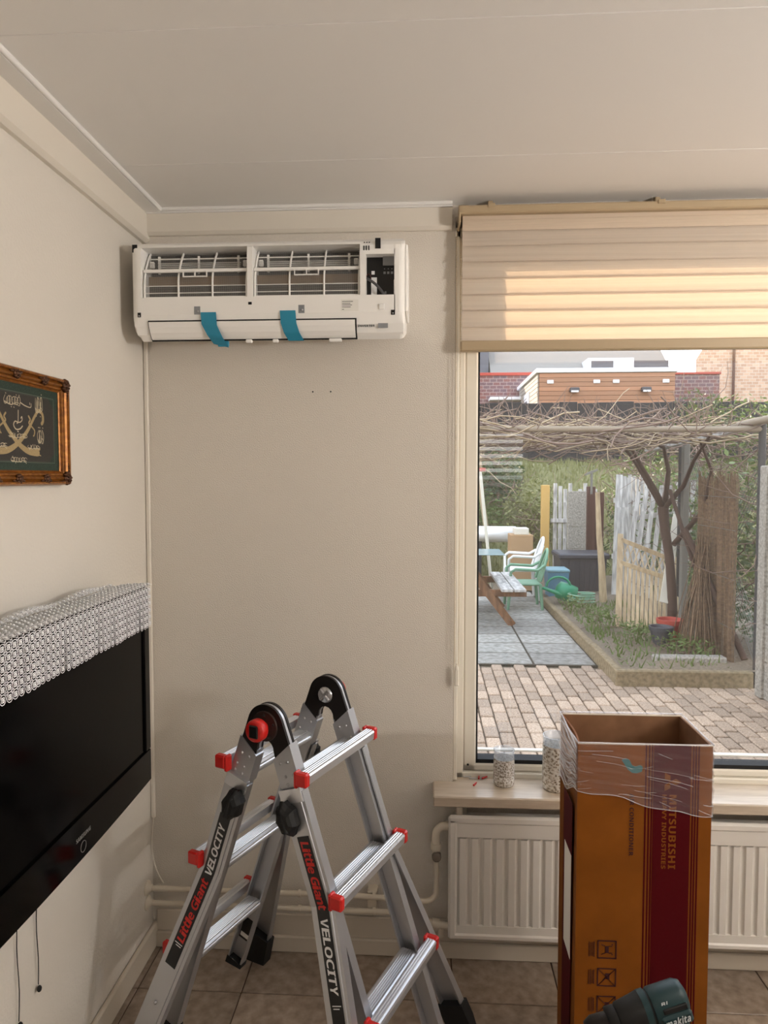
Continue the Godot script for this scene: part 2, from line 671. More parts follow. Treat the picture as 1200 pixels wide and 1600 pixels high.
	bb(st, v3(0.118, 2.14, -2.384), v3(2.466, 2.515, -2.3835))
	put("sheer_layer", st, M["blind sheer"], b)
	for i in range(1, ys.size() - 1):
		st = S()
		bb(st, v3(0.118, ys[i] - 0.006, -2.3822), v3(2.466, ys[i] + 0.0065, -2.3812))
		put("dense_strip", st, M["blind strip"], b)
	st = S()
	cbb(st, v3(0.113, 2.105, -2.392), v3(2.47, 2.142, -2.366), 0.005)
	put("bottom_bar", st, M["blind rail"], b)
	# bead chain
	st = S()
	var y := 2.515
	while y > 1.03:
		for x in [0.1005, 0.1145]:
			ball(st, v3(x if y > 1.05 else 0.1075, y, -2.398), Vector3.ONE * 0.0021, 5, 4)
		y -= 0.0058
	tube(st, [v3(0.1005, 2.515, -2.398), v3(0.1005, 1.04, -2.398)], 0.0006, 4)
	tube(st, [v3(0.1145, 2.515, -2.398), v3(0.1145, 1.04, -2.398)], 0.0006, 4)
	var ch := put("bead_chain", st, M["chain plastic"], b)
	ch.set_meta("kind", "stuff")
	st = S()
	cbb(st, v3(0.1, 0.972, -2.403), v3(0.115, 1.03, -2.393), 0.003)
	ball(st, v3(0.1075, 1.032, -2.397), v3(0.007, 0.012, 0.005), 10, 6)
	put("chain_weight", st, M["frame cream"], b)

func heating() -> void:
	# panel radiator with vertical flutes
	var r := thing("radiator", "white fluted panel radiator on the wall under the window sill", "radiator", v3(1.0, 0.126, -2.36))
	var x0 := 0.079
	var x1 := 1.93
	var y0 := 0.126
	var y1 := 0.556
	var zf := -2.312
	var st := S()
	cbb(st, v3(x0, y1 - 0.03, zf - 0.016), v3(x1, y1, zf), 0.008)
	cbb(st, v3(x0, y0, zf - 0.016), v3(x1, y0 + 0.026, zf), 0.008)
	cbb(st, v3(x0, y0 + 0.01, zf - 0.016), v3(x0 + 0.03, y1 - 0.01, zf), 0.008)
	cbb(st, v3(x1 - 0.03, y0 + 0.01, zf - 0.016), v3(x1, y1 - 0.01, zf), 0.008)
	bb(st, v3(x0 + 0.02, y1 - 0.075, zf - 0.016), v3(x1 - 0.02, y1 - 0.02, zf - 0.005))
	bb(st, v3(x0 + 0.02, y0 + 0.02, zf - 0.016), v3(x1 - 0.02, y0 + 0.05, zf - 0.005))
	bb(st, v3(x0 + 0.01, y0 + 0.01, zf - 0.03), v3(x1 - 0.01, y1 - 0.01, zf - 0.0155))
	put("panel", st, M["white enamel"], r)
	# pressed flutes
	var n := 44
	var pw := (x1 - x0 - 0.06) / n
	var fm: ArrayMesh = null
	for i in n:
		if fm == null:
			st = S()
			var ring_a := []
			var ring_b := []
			for q in [Vector2(0.0, 0), Vector2(0.1, 0.002), Vector2(0.22, 0.0085), Vector2(0.72, 0.0085), Vector2(0.86, 0.002), Vector2(1.0, 0)]:
				ring_a.append(v3(q.x * pw, 0.05, q.y))
				ring_b.append(v3(q.x * pw, y1 - y0 - 0.08, q.y))
			loft(st, [ring_a, ring_b])
			st.generate_normals()
			fm = st.commit()
		inst("flute", fm, M["white enamel"], r, Transform3D(Basis(), v3(x0 + 0.03 + i * pw, y0, zf - 0.0155) - r.position))
	st = S()
	bb(st, v3(x0 + 0.02, y0 + 0.02, -2.385), v3(x1 - 0.02, y1 - 0.02, -2.371))
	put("rear_panel", st, M["white enamel"], r)
	for k in 2:
		var xx: float = [x0 + 0.045, x1 - 0.3][k]
		st = S()
		cbb(st, v3(xx, 0.2, -2.418), v3(xx + 0.02, y1 + 0.02, -2.372), 0.002)
		put("bracket", st, M["pipe paint"], r)
	st = S()
	cbb(st, v3(x0 + 0.028, y1 - 0.02, -2.345), v3(x0 + 0.048, y1 + 0.022, -2.33), 0.002)
	put("air_valve", st, M["pipe paint"], r)
	# knee pipe with valve on the left end
	st = S()
	var P := []
	P.append(v3(0.085, 0.505, -2.345))
	for k in 7:
		var a := PI / 2 + PI / 2 * k / 6.0
		P.append(v3(0.072 + 0.034 * cos(a), 0.471 + 0.034 * sin(a), -2.345))
	P.append(v3(0.038, 0.43, -2.345))
	tube(st, P, 0.0145, 12)
	tube(st, [v3(0.038, 0.445, -2.345), v3(0.038, 0.425, -2.345)], 0.018, 12)
	tube(st, [v3(0.038, 0.432, -2.345), v3(0.038, 0.386, -2.345)], 0.0155, 6)
	var vp := put("knee_pipe", st, M["pipe paint"], r)
	st = S()
	lathe(st, [Vector2(0, 0), Vector2(0.016, 0), Vector2(0.0155, 0.02), Vector2(0.012, 0.023), Vector2(0, 0.022)], 16, Transform3D(Basis(Vector3.RIGHT, PI / 2), v3(0.04, 0.405, -2.342)))
	var kn := put("valve_knob", st, M["valve grey"], vp)
	st = S()
	cbb(st, v3(-0.03, 0.155, -2.357), v3(-0.005, 0.177, -2.335), 0.004)
	tube(st, [v3(-0.02, 0.166, -2.346), v3(0.085, 0.154, -2.346)], 0.0125, 12)
	tube(st, [v3(0.025, 0.162, -2.346), v3(0.05, 0.159, -2.346)], 0.0175, 8)
	tube(st, [v3(0.055, 0.156, -2.346), v3(0.055, 0.117, -2.346)], 0.01, 10)
	put("return_valve", st, M["pipe paint"], r)
	# two pipes along the wall
	for k in 2:
		var yy: float = [0.239, 0.185][k]
		var pn := thing("heating_pipe", ["upper cream-painted heating pipe running along the wall behind the ladder", "lower cream-painted heating pipe just above the skirting behind the ladder"][k], "pipe", v3(-0.45, yy, -2.365), "heating pipes")
		st = S()
		P = [v3(-0.98, yy, -2.365), v3(-0.3, yy - 0.001, -2.365)]
		if k == 0:
			P.append(v3(-0.04, yy - 0.002, -2.355))
			for q in 7:
				var a := -PI / 2 + PI / 2 * q / 6.0
				P.append(v3(0.0 + 0.04 * cos(a), 0.277 + 0.04 * sin(a), -2.347))
			P.append(v3(0.04, 0.39, -2.345))
		else:
			P.append(v3(-0.06, yy, -2.362))
			P.append(v3(-0.025, 0.168, -2.347))
		tube(st, P, 0.0092, 12)
		put("tube", st, M["pipe paint"], pn)
		st = S()
		lathe(st, [Vector2(0.0, 0), Vector2(0.026, 0), Vector2(0.024, 0.006), Vector2(0.014, 0.012), Vector2(0.012, 0.02), Vector2(0.0, 0.02)], 16, Transform3D(Basis(Vector3(0, 0, 1), -PI / 2), v3(-0.98, yy, -2.365)))
		put("wall_rosette", st, M["pipe paint"], pn)
		for x in [-0.435, -0.175]:
			st = S()
			tube(st, [v3(x - 0.005, yy, -2.365), v3(x + 0.005, yy, -2.365)], 0.0125, 12)
			put("coupling", st, M["pipe paint"], pn)
		if k == 0:
			st = S()
			cbb(st, v3(-0.2, 0.175, -2.42), v3(-0.165, 0.248, -2.374), 0.003)
			put("pipe_clip", st, M["pipe paint"], pn)
	# cable duct in the room corner
	var c := thing("cable_duct", "thin white cable strip running down the room corner to the pipes", "cable", v3(-0.972, 0.25, -2.41))
	st = S()
	cbb(st, v3(-0.979, 0.47, -2.4195), v3(-0.964, 2.49, -2.407), 0.003)
	put("strip", st, M["trim paint"], c)
	st = S()
	P = []
	for k in 13:
		var t := k / 12.0
		P.append(v3(-0.968 - 0.008 * sin(t * PI) + 0.045 * pow(t, 5), lerpf(0.475, 0.252, t), -2.405 + 0.03 * pow(t, 4)))
	tube(st, P, 0.0022, 6)
	put("loose_cable", st, M["trim paint"], c)

func sill_items() -> void:
	# mercury-glass candle holders
	for k in 2:
		var at: Vector3 = [v3(0.272, 0.628, -2.405), v3(0.447, 0.628, -2.385)][k]
		var R: float = [0.036, 0.047][k]
		var h: float = [0.125, 0.185][k]
		var t := thing("candle_holder", ["small silver mottled glass candle holder on the window sill", "tall silver mottled glass candle holder beside the carton"][k], "candle holder", at, "glass candle holders")
		var st := S()
		var xf := Transform3D(Basis(), at)
		lathe(st, [Vector2(0, 0.0), Vector2(R * 0.86, 0.0), Vector2(R * 0.97, 0.006), Vector2(R, 0.02), Vector2(R, h - 0.03)], 32, xf)
		put("silvered_body", st, M["mercury%d" % k], t)
		st = S()
		lathe(st, [Vector2(R, h - 0.03), Vector2(R * 0.985, h - 0.015), Vector2(R * 1.0, h - 0.001), Vector2(R - 0.002, h), Vector2(R - 0.004, h - 0.002), Vector2(R - 0.004, 0.01), Vector2(0, 0.008)], 32, xf)
		put("rim", st, M["holder rim"], t)
	# screws and wall plugs left on the sill
	var spots := [[0.150, -2.452, 0.2, 0, "grey wall screw lying nearest to the frame corner"], [0.168, -2.440, 0.1, 0, "grey wall screw lying flat in front of the other screw"], [0.190, -2.452, 1.45, 1, "red wall plug pointing at the window frame"], [0.210, -2.449, 0.75, 1, "dark red wall plug lying slanted beside the candle holder"], [0.173, -2.395, 1.1, 1, "red wall plug lying alone near the sill edge"], [0.202, -2.447, 1.0, 0, "short steel screw between the two red plugs"]]
	for s in spots:
		var d := v3(cos(s[2]), 0, -sin(s[2])) * 0.013
		var c := v3(s[0], 0.6315, s[1])
		var st := S()
		if s[3] == 0:
			tube(st, [c - d, c + d * 0.9, c + d * 1.1], [0.0016, 0.0016, 0.0003], 7)
			tube(st, [c - d * 1.05, c - d * 0.95], 0.0032, 8)
		else:
			tube(st, [c - d, c - d * 0.85, c + d * 0.6, c + d], [0.0034, 0.003, 0.0027, 0.0018], 8)
			bx(st, c, v3(0.006, 0.004, 0.0012), Transform3D())
		solo("wall_screw" if s[3] == 0 else "wall_plug", st, M["steel"] if s[3] == 0 else M["red plastic"], s[4], "screw" if s[3] == 0 else "wall plug", v3(s[0], 0.628, s[1]), "screws and plugs on the sill")

func materials_more() -> void:
	var m := mat("glass", Color(1, 1, 1, 0.02), 0.0)
	m.transparency = BaseMaterial3D.TRANSPARENCY_ALPHA
	m = mat("lamp glow", Color(1, 0.95, 0.88), 0.4)
	m.emission_enabled = true
	m.emission = Color(1.0, 0.88, 0.72)
	m.emission_energy_multiplier = 1.2
	m = mat("concrete", Color(0.98, 0.98, 0.98), 0.9)
	m.albedo_texture = noise_tex(21, 0.03, 5, 512, [[0.0, Color(0.40, 0.38, 0.35)], [0.5, Color(0.56, 0.54, 0.50)], [1.0, Color(0.68, 0.66, 0.62)]])
	tri(m, 2.0)
	# laminate window sill with a fine streak along x
	var im := Image.create(512, 256, false, Image.FORMAT_RGB8)
	var n := FastNoiseLite.new()
	n.seed = 8
	n.frequency = 0.02
	n.fractal_octaves = 4
	for y in 256:
		for x in 512:
			var g := n.get_noise_2d(x * 0.12, y * 2.2) * 0.5 + 0.5
			var h := n.get_noise_2d(x * 0.6 + 900, y * 7.0) * 0.5 + 0.5
			var t := g * 0.7 + h * 0.3
			im.set_pixel(x, y, Color(0.66, 0.59, 0.51).lerp(Color(0.85, 0.80, 0.73), t))
	m = mat("sill board", Color(1, 1, 1), 0.28)
	m.albedo_texture = ImageTexture.create_from_image(im)
	tri(m, 2.2)
	# blind cloth: fine horizontal ribs
	im = Image.create(8, 512, false, Image.FORMAT_RGB8)
	for y in 512:
		var a := 0.5 + 0.5 * sin(TAU * y / 16.0)
		var b := 0.5 + 0.5 * n.get_noise_2d(7.0, y * 3.0)
		var c := Color(0.80, 0.75, 0.69).lerp(Color(0.95, 0.915, 0.87), a * 0.65 + b * 0.35)
		for x in 8:
			im.set_pixel(x, y, c)
	var lines := ImageTexture.create_from_image(im)
	m = mat("blind cloth", Color(1, 1, 1), 0.8)
	m.albedo_texture = lines
	m.backlight_enabled = true
	m.backlight = Color(0.90, 0.86, 0.80)
	tri(m, 7.0)
	m = mat("blind cloth dense", Color(0.93, 0.89, 0.84), 0.8)
	m.albedo_texture = lines
	m.backlight_enabled = true
	m.backlight = Color(0.4, 0.36, 0.3)
	tri(m, 9.0)
	m = mat("blind sheer", Color(0.97, 0.94, 0.9, 0.35), 0.8)
	m.transparency = BaseMaterial3D.TRANSPARENCY_ALPHA
	m.backlight_enabled = true
	m.backlight = Color(0.7, 0.68, 0.62)
	mat("blind strip", Color(0.62, 0.52, 0.41), 0.8)
	mat("blind rail", Color(0.69, 0.61, 0.49), 0.4)
	mat("chain plastic", Color(0.86, 0.80, 0.70), 0.3)
	mat("valve grey", Color(0.42, 0.38, 0.34), 0.5)
	mat("red plastic", Color(0.72, 0.10, 0.09), 0.35)
	m = mat("mercury0", Color(1, 1, 1), 0.2, 0.35)
	m.albedo_texture = noise_tex(31, 0.06, 3, 256, [[0.0, Color(0.35, 0.30, 0.25)], [0.38, Color(0.62, 0.58, 0.53)], [0.5, Color(0.90, 0.89, 0.88)], [1.0, Color(0.97, 0.97, 0.97)]], FastNoiseLite.TYPE_CELLULAR)
	relief(m, noise_tex(31, 0.06, 3, 256, [], FastNoiseLite.TYPE_CELLULAR), 0.15)
	tri(m, 9.0, false)
	m = mat("mercury1", Color(1, 1, 1), 0.2, 0.35)
	m.albedo_texture = noise_tex(37, 0.05, 2, 256, [[0.0, Color(0.25, 0.21, 0.17)], [0.3, Color(0.55, 0.48, 0.4)], [0.42, Color(0.88, 0.86, 0.82)], [1.0, Color(0.97, 0.97, 0.96)]], FastNoiseLite.TYPE_CELLULAR)
	relief(m, noise_tex(37, 0.05, 2, 256, [], FastNoiseLite.TYPE_CELLULAR), 0.15)
	tri(m, 8.0, false)
	m = mat("holder rim", Color(0.85, 0.9, 0.95, 0.25), 0.05)
	m.transparency = BaseMaterial3D.TRANSPARENCY_ALPHA
	mat("aluminium", Color(0.74, 0.745, 0.76), 0.38, 0.85)
	mat("aluminium bright", Color(0.84, 0.845, 0.86), 0.33, 0.85)
	mat("hinge dark", Color(0.16, 0.14, 0.13), 0.4, 0.6)
	mat("sticker black", Color(0.025, 0.025, 0.027), 0.35)
	mat("sticker red", Color(0.80, 0.13, 0.10), 0.4)
	mat("cap red", Color(0.78, 0.13, 0.11), 0.35)

func air_conditioner() -> void:
	var base := v3(-0.497, 2.118, -2.42)
	var t := thing("air_conditioner", "white wall-mounted air conditioner with its front cover off, filters bare", "air conditioner", base)
	var AX := Transform3D(Basis(Vector3(0, 0, 1), Vector3.UP, Vector3(1, 0, 0)), v3(0, 0, -2.42))
	var prof := PackedVector2Array([Vector2(0.0, 2.178), Vector2(0.10, 2.15), Vector2(0.15, 2.131), Vector2(0.18, 2.1235), Vector2(0.202, 2.14), Vector2(0.214, 2.165), Vector2(0.22, 2.20), Vector2(0.22, 2.39), Vector2(0.217, 2.405), Vector2(0.209, 2.418), Vector2(0.195, 2.428), Vector2(0.12, 2.433), Vector2(0.0, 2.433)])
	var clip := func(y0: float, y1: float, d0 := -1.0):
		var r := Geometry2D.intersect_polygons(prof, PackedVector2Array([Vector2(d0, y0), Vector2(1, y0), Vector2(1, y1), Vector2(d0, y1)]))
		return r[0]
	var white: Material = M["white plastic"]
	# casing: end pieces with rounded lower corners, rails above and below the filter bays, the block round the control box
	var st := S()
	for side in 2:
		var xa: float = [-0.927, -0.067][side]
		var dir: float = [1.0, -1.0][side]
		var rings := []
		for k in 7:
			var u := k / 6.0
			var cut := 0.075 * (1.0 - sqrt(maxf(0.0, 1.0 - (1.0 - u) * (1.0 - u))))
			if side == 1:
				cut *= 0.45
			var ins := 0.010 * pow(1.0 - u, 3.0)
			var ring := []
			for q in prof:
				var y: float = maxf(q.y, 2.118 + cut + (0.0 if q.x > 0.1 else 0.0))
				y = minf(y, 2.433 - ins)
				ring.append(AX * v3(minf(q.x, 0.22 - ins), y, xa + dir * 0.03 * u))
			rings.append(ring)
		loft(st, rings)
	prism(st, clip.call(2.0, 2.252), -0.8975, -0.0965, AX)
	prism(st, clip.call(2.409, 2.5), -0.897, -0.187, AX)
	prism(st, clip.call(2.2515, 2.41, 0.10), -0.205, -0.187, AX)
	prism(st, clip.call(2.2515, 2.41, 0.10), -0.5585, -0.5415, AX)
	prism(st, clip.call(2.376, 2.5), -0.187, -0.097, AX)
	prism(st, clip.call(2.20, 2.42, 0.1), -0.099, -0.085, AX)
	bb(st, v3(-0.925, 2.19, -2.4195), v3(-0.07, 2.425, -2.30))
	var casing := put("casing", st, white, t)
	# shadow strip of the filter recess sides
	for bay in 2:
		var x0: float = [-0.894, -0.5405][bay]
		var x1: float = [-0.5595, -0.2055][bay]
		# sloping side cheeks
		var ff := thing_part("filter", t)
		st = S()
		var surf := func(y: float) -> float: return -2.212 - 0.055 * pow(clampf((y - 2.30) / 0.11, 0.0, 1.0), 1.7)
		for rib in 4:
			var xr: float = lerpf(x0 + 0.004, x1 - 0.004, rib / 3.0)
			var P := []
			for k in 10:
				var y := lerpf(2.253, 2.408, k / 9.0)
				P.append(v3(xr, y, surf.call(y)))
			tube(st, P, 0.0032, 6)
		cbb(st, v3(x0, 2.334, -2.221), v3(x1, 2.344, -2.21), 0.002)
		cbb(st, v3(x0, 2.253, -2.217), v3(x1, 2.258, -2.21), 0.001)
		for yy in [2.270, 2.292]:
			tube(st, [v3(x0, yy, -2.214), v3(x1, yy, -2.214)], 0.0014, 5)
		tube(st, [v3(x0, 2.386, surf.call(2.386)), v3(x1, 2.386, surf.call(2.386))], 0.002, 5)
		# handle frame under the middle rib
		var xm := (x0 + x1) / 2
		for q in [[xm - 0.039, xm - 0.036], [xm - 0.0015, xm + 0.0015], [xm + 0.036, xm + 0.039]]:
			bb(st, v3(q[0], 2.319, -2.2115), v3(q[1], 2.335, -2.206))
		bb(st, v3(xm - 0.039, 2.3175, -2.2115), v3(xm + 0.039, 2.3205, -2.206))
		put("rib_frame", st, white, ff)
		# fine net
		st = S()
		sheet(st, func(u, v):
			var y := lerpf(2.254, 2.408, v)
			return v3(lerpf(x0, x1, u), y, surf.call(y) - 0.003), 2, 12)
		put("filter_net", st, M["filter net"], ff)
		# air-cleaning frame behind the upper half, with slats
		st = S()
		for q in [[x0 + 0.035, x0 + 0.042], [xm - 0.003, xm + 0.003], [x1 - 0.042, x1 - 0.035]]:
			bx(st, v3((q[0] + q[1]) / 2, 2.367, -2.25), v3(q[1] - q[0], 0.055, 0.006), Transform3D())
		for yy in [2.345, 2.356, 2.363, 2.370, 2.377, 2.392]:
			bb(st, v3(x0 + 0.035, yy - 0.0014, -2.2525 - (yy - 2.345) * 0.5), v3(x1 - 0.035, yy + 0.0014, -2.2465 - (yy - 2.345) * 0.5))
		for e in [x0 + 0.016, x1 - 0.016]:
			cb(st, v3(e, 2.368, -2.248), v3(0.014, 0.02, 0.01), 0.002)
			cb(st, v3(e, 2.346, -2.244), v3(0.022, 0.004, 0.008), 0.001)
		put("purifier_frame", st, white, ff)
	# heat exchanger behind the nets
	st = S()
	bb(st, v3(-0.896, 2.305, -2.30), v3(-0.206, 2.335, -2.262))
	put("exchanger_tray", st, M["exchanger tan"], t)
	st = S()
	bb(st, v3(-0.896, 2.252, -2.30), v3(-0.206, 2.305, -2.266))
	bb(st, v3(-0.896, 2.335, -2.301), v3(-0.206, 2.41, -2.285))
	put("exchanger", st, M["exchanger fins"], t)
	# louver flap and its dark joint
	st = S()
	var flap := []
	for q in [Vector2(0.2215, 2.177), Vector2(0.217, 2.162), Vector2(0.209, 2.146), Vector2(0.198, 2.133), Vector2(0.187, 2.1255)]:
		flap.append(q + Vector2(0.0012, -0.0006))
	var strip := PackedVector2Array(flap)
	for k in 5:
		strip.append(flap[4 - k] - Vector2(0.006, -0.003))
	prism(st, strip, -0.874, -0.221, AX)
	var fl := put("louver_flap", st, white, t)
	st = S()
	var joint := PackedVector2Array()
	for q in [Vector2(0.2212, 2.1805), Vector2(0.2165, 2.162), Vector2(0.2085, 2.146), Vector2(0.1975, 2.133), Vector2(0.1865, 2.1225)]:
		joint.append(q)
	for k in 5:
		joint.append(joint[4 - k] - Vector2(0.004, -0.002))
	prism(st, joint, -0.8765, -0.2165, AX)
	put("louver_joint", st, M["dark gap"], t)
	for q in [[-0.56, 0.02], [-0.475, 0.018], [-0.285, 0.04]]:
		st = S()
		cb(st, v3(q[0], 2.119, -2.225), v3(q[1], 0.01, 0.012), 0.002)
		put("hinge_clip", st, white, t)
	# control box
	st = S()
	bb(st, v3(-0.188, 2.222, -2.245), v3(-0.084, 2.378, -2.235))
	var cbx := put("control_box", st, M["black plastic"], t)
	st = S()
	bb(st, v3(-0.136, 2.349, -2.236), v3(-0.087, 2.376, -2.228))
	put("connector_block", st, M["grey plastic"], cbx)
	pieces("sticker", M["white ink"], cbx, [span(v3(-0.173, 2.253, -2.2352), v3(-0.155, 2.314, -2.2342)), span(v3(-0.102, 2.262, -2.2352), v3(-0.085, 2.306, -2.2342)), span(v3(-0.172, 2.323, -2.2352), v3(-0.162, 2.334, -2.2342))])
	var marks := [[v3(-0.128, 2.267, -2.2348), v3(0.006, 0.008, 0.0008)], [v3(-0.127, 2.255, -2.2348), v3(0.006, 0.006, 0.0008)], [v3(-0.098, 2.296, -2.2338), v3(0.004, 0.011, 0.0008)], [v3(-0.097, 2.273, -2.2338), v3(0.008, 0.004, 0.0008)]]
	for k in 4:
		marks.append([v3(-0.131 + k * 0.0115, 2.328, -2.2348), v3(0.0072, 0.0072, 0.0008)])
		marks.append([v3(-0.131 + k * 0.0115, 2.340, -2.2348), v3(0.003, 0.0025, 0.0008)])
	pieces("marking", M["grey plastic"], cbx, marks)
	st = S()
	var P := []
	for k in 9:
		var u := k / 8.0
		P.append(v3(lerpf(-0.188, -0.111, u), 2.31 - 0.085 * u - 0.012 * sin(u * PI) * -1.0, -2.228 + 0.014 * sin(u * PI)))
	tube(st, P, 0.0042, 8)
	put("grey_cable", st, M["cable grey"], cbx)
	st = S()
	P = []
	for k in 7:
		var a := PI * k / 6.0
		P.append(v3(-0.180 - 0.008 * cos(a), 2.306 + 0.016 * sin(a), -2.222))
	tube(st, P, 0.0012, 5)
	put("wire_loop", st, M["wire red"], cbx)
	# screws, catches, vents and markings on the casing
	var holes := [span(v3(-0.158, 2.392, -2.2), v3(-0.141, 2.424, -2.1992)), span(v3(-0.926, 2.396, -2.2066), v3(-0.910, 2.420, -2.2056)), span(v3(-0.909, 2.193, -2.2), v3(-0.899, 2.207, -2.1992)), span(v3(-0.109, 2.190, -2.2), v3(-0.097, 2.205, -2.1992)), span(v3(-0.5555, 2.2275, -2.2), v3(-0.5445, 2.2355, -2.1992))]
	for k in 3:
		holes.append([v3(-0.193 + k * 0.0078, 2.3945, -2.1998), v3(0.0036, 0.014, 0.0006)])
		holes.append([v3(-0.192 + k * 0.0078, 2.4135, -2.2068), v3(0.004, 0.003, 0.0006)])
	pieces("catch_opening", M["dark gap"], casing, holes)
	pieces("grey_plate", M["grey plastic"], casing, [span(v3(-0.7275, 2.199, -2.2), v3(-0.7085, 2.224, -2.199)), span(v3(-0.3975, 2.199, -2.2), v3(-0.3785, 2.224, -2.199)), span(v3(-0.149, 2.1515, -2.2065), v3(-0.119, 2.166, -2.2045))])
	for q in [[v3(-0.716, 2.209, -2.199), 1.5], [v3(-0.386, 2.209, -2.199), 1.5], [v3(-0.904, 2.197, -2.1992), 1.0], [v3(-0.103, 2.195, -2.1992), 1.0]]:
		st = S()
		lathe(st, [Vector2(0.0025 * q[1], 0), Vector2(0.0021 * q[1], 0.002), Vector2(0, 0.0022)], 10, Transform3D(Basis(Vector3.RIGHT, PI / 2), q[0]))
		put("screw", st, M["steel"], casing)
	st = S()
	bb(st, v3(-0.264, 2.203, -2.2), v3(-0.210, 2.239, -2.1994))
	var lab := put("rating_label", st, M["paper white"], casing)
	st = S()
	for q in [[2.2325, 0.034], [2.2265, 0.026], [2.2215, 0.031], [2.2155, 0.027], [2.2085, 0.006]]:
		bx(st, v3(-0.261 + q[1] / 2, q[0], -2.1992), v3(q[1], 0.0016, 0.0004), Transform3D())
	put("print_line", st, M["ink grey"], lab)
	text(casing, "INVERTER", v3(-0.186, 2.1585, -2.2052), Vector3.RIGHT, v3(0, 1, 0.25), 0.053, 0.0062, M["ink grey"])
	st = S()
	cb(st, v3(-0.138, 2.215, -2.199), v3(0.018, 0.018, 0.006), 0.002)
	put("catch", st, white, casing)
	# the raised right end bracket of the casing
	st = S()
	cbb(st, v3(-0.0665, 2.205, -2.40), v3(-0.058, 2.412, -2.225), 0.003)
	put("side_panel", st, white, t)
	# two strips of blue tape across the flap
	for k in 2:
		var path: Array = [[Vector2(-0.682, 2.205), Vector2(-0.679, 2.168), Vector2(-0.664, 2.136), Vector2(-0.650, 2.112)], [Vector2(-0.431, 2.207), Vector2(-0.428, 2.168), Vector2(-0.420, 2.140), Vector2(-0.409, 2.119)]][k]
		var hw := 0.0245
		var tp := S()
		sheet(tp, func(u, v):
			var s: float = v * 3.0
			var i := mini(int(s), 2)
			var a: Vector2 = path[i].lerp(path[i + 1], s - i)
			var z: float = [-2.1965, -2.1952, -2.2045, -2.226][i] * (1.0 - (s - i)) + [-2.1965, -2.1952, -2.2045, -2.226][i + 1] * (s - i)
			return v3(a.x + (u - 0.5) * 2.0 * hw, a.y - (u * 0.012 * v if k == 0 else 0.0) + 0.0, z + 0.0012 * sin(u * 3.0 + v * 9.0) * v), 4, 18)
		sheet(tp, func(u, v):
			var s: float = v * 3.0
			var i := mini(int(s), 2)
			var a: Vector2 = path[i].lerp(path[i + 1], s - i)
			var z: float = [-2.1965, -2.1952, -2.2045, -2.226][i] * (1.0 - (s - i)) + [-2.1965, -2.1952, -2.2045, -2.226][i + 1] * (s - i)
			return v3(a.x + (u - 0.5) * 2.0 * hw, a.y - (u * 0.012 * v if k == 0 else 0.0), z - 0.0004 + 0.0012 * sin(u * 3.0 + v * 9.0) * v), 4, 18, true)
		if k == 0:
			cb(tp, v3(-0.643, 2.112, -2.226), v3(0.036, 0.018, 0.004), 0.002, Transform3D())
		solo("blue_tape", tp, M["blue tape"], ["blue tape strip with a crumpled lower end on the air conditioner flap", "straight blue tape strip on the middle of the air conditioner flap"][k], "tape", v3(path[0].x, 2.12, -2.2), "tape strips on the air conditioner")

func thing_part(called: String, parent: Node) -> Node3D:
	var o := Node3D.new()
	o.name = called
	parent.add_child(o, true)
	return o

func materials_ac() -> void:
	var im := Image.create(64, 64, false, Image.FORMAT_RGBA8)
	im.fill(Color(0.62, 0.61, 0.59, 0.0))
	for y in 64:
		for x in 64:
			if x % 16 < 3 or y % 16 < 3:
				im.set_pixel(x, y, Color(0.62, 0.61, 0.59, 1.0))
	var m := mat("filter net", Color(1, 1, 1), 0.7)
	m.albedo_texture = ImageTexture.create_from_image(im)
	m.transparency = BaseMaterial3D.TRANSPARENCY_ALPHA_SCISSOR
	m.alpha_scissor_threshold = 0.5
	m.uv1_scale = Vector3(28, 12, 1)
	m.cull_mode = BaseMaterial3D.CULL_DISABLED
	im = Image.create(64, 64, false, Image.FORMAT_RGB8)
	for y in 64:
		for x in 64:
			var c := Color(0.22, 0.205, 0.19)
			if x % 4 < 2:
				c = Color(0.10, 0.092, 0.085)
			if y % 16 < 4:
				c = c.darkened(0.4)
			im.set_pixel(x, y, c)
	m = mat("exchanger fins", Color(1, 1, 1), 0.6, 0.2)
	m.albedo_texture = ImageTexture.create_from_image(im)
	tri(m, 22.0)
	mat("exchanger tan", Color(0.52, 0.42, 0.31), 0.55, 0.2)
	mat("cable grey", Color(0.30, 0.30, 0.31), 0.5)
	mat("wire red", Color(0.35, 0.12, 0.10), 0.5)
	mat("paper white", Color(0.93, 0.92, 0.89), 0.6)
	mat("ink grey", Color(0.16, 0.16, 0.17), 0.6)
	m = mat("blue tape", Color(0.17, 0.56, 0.68), 0.45)
	m.backlight_enabled = true
	m.backlight = Color(0.1, 0.3, 0.4)

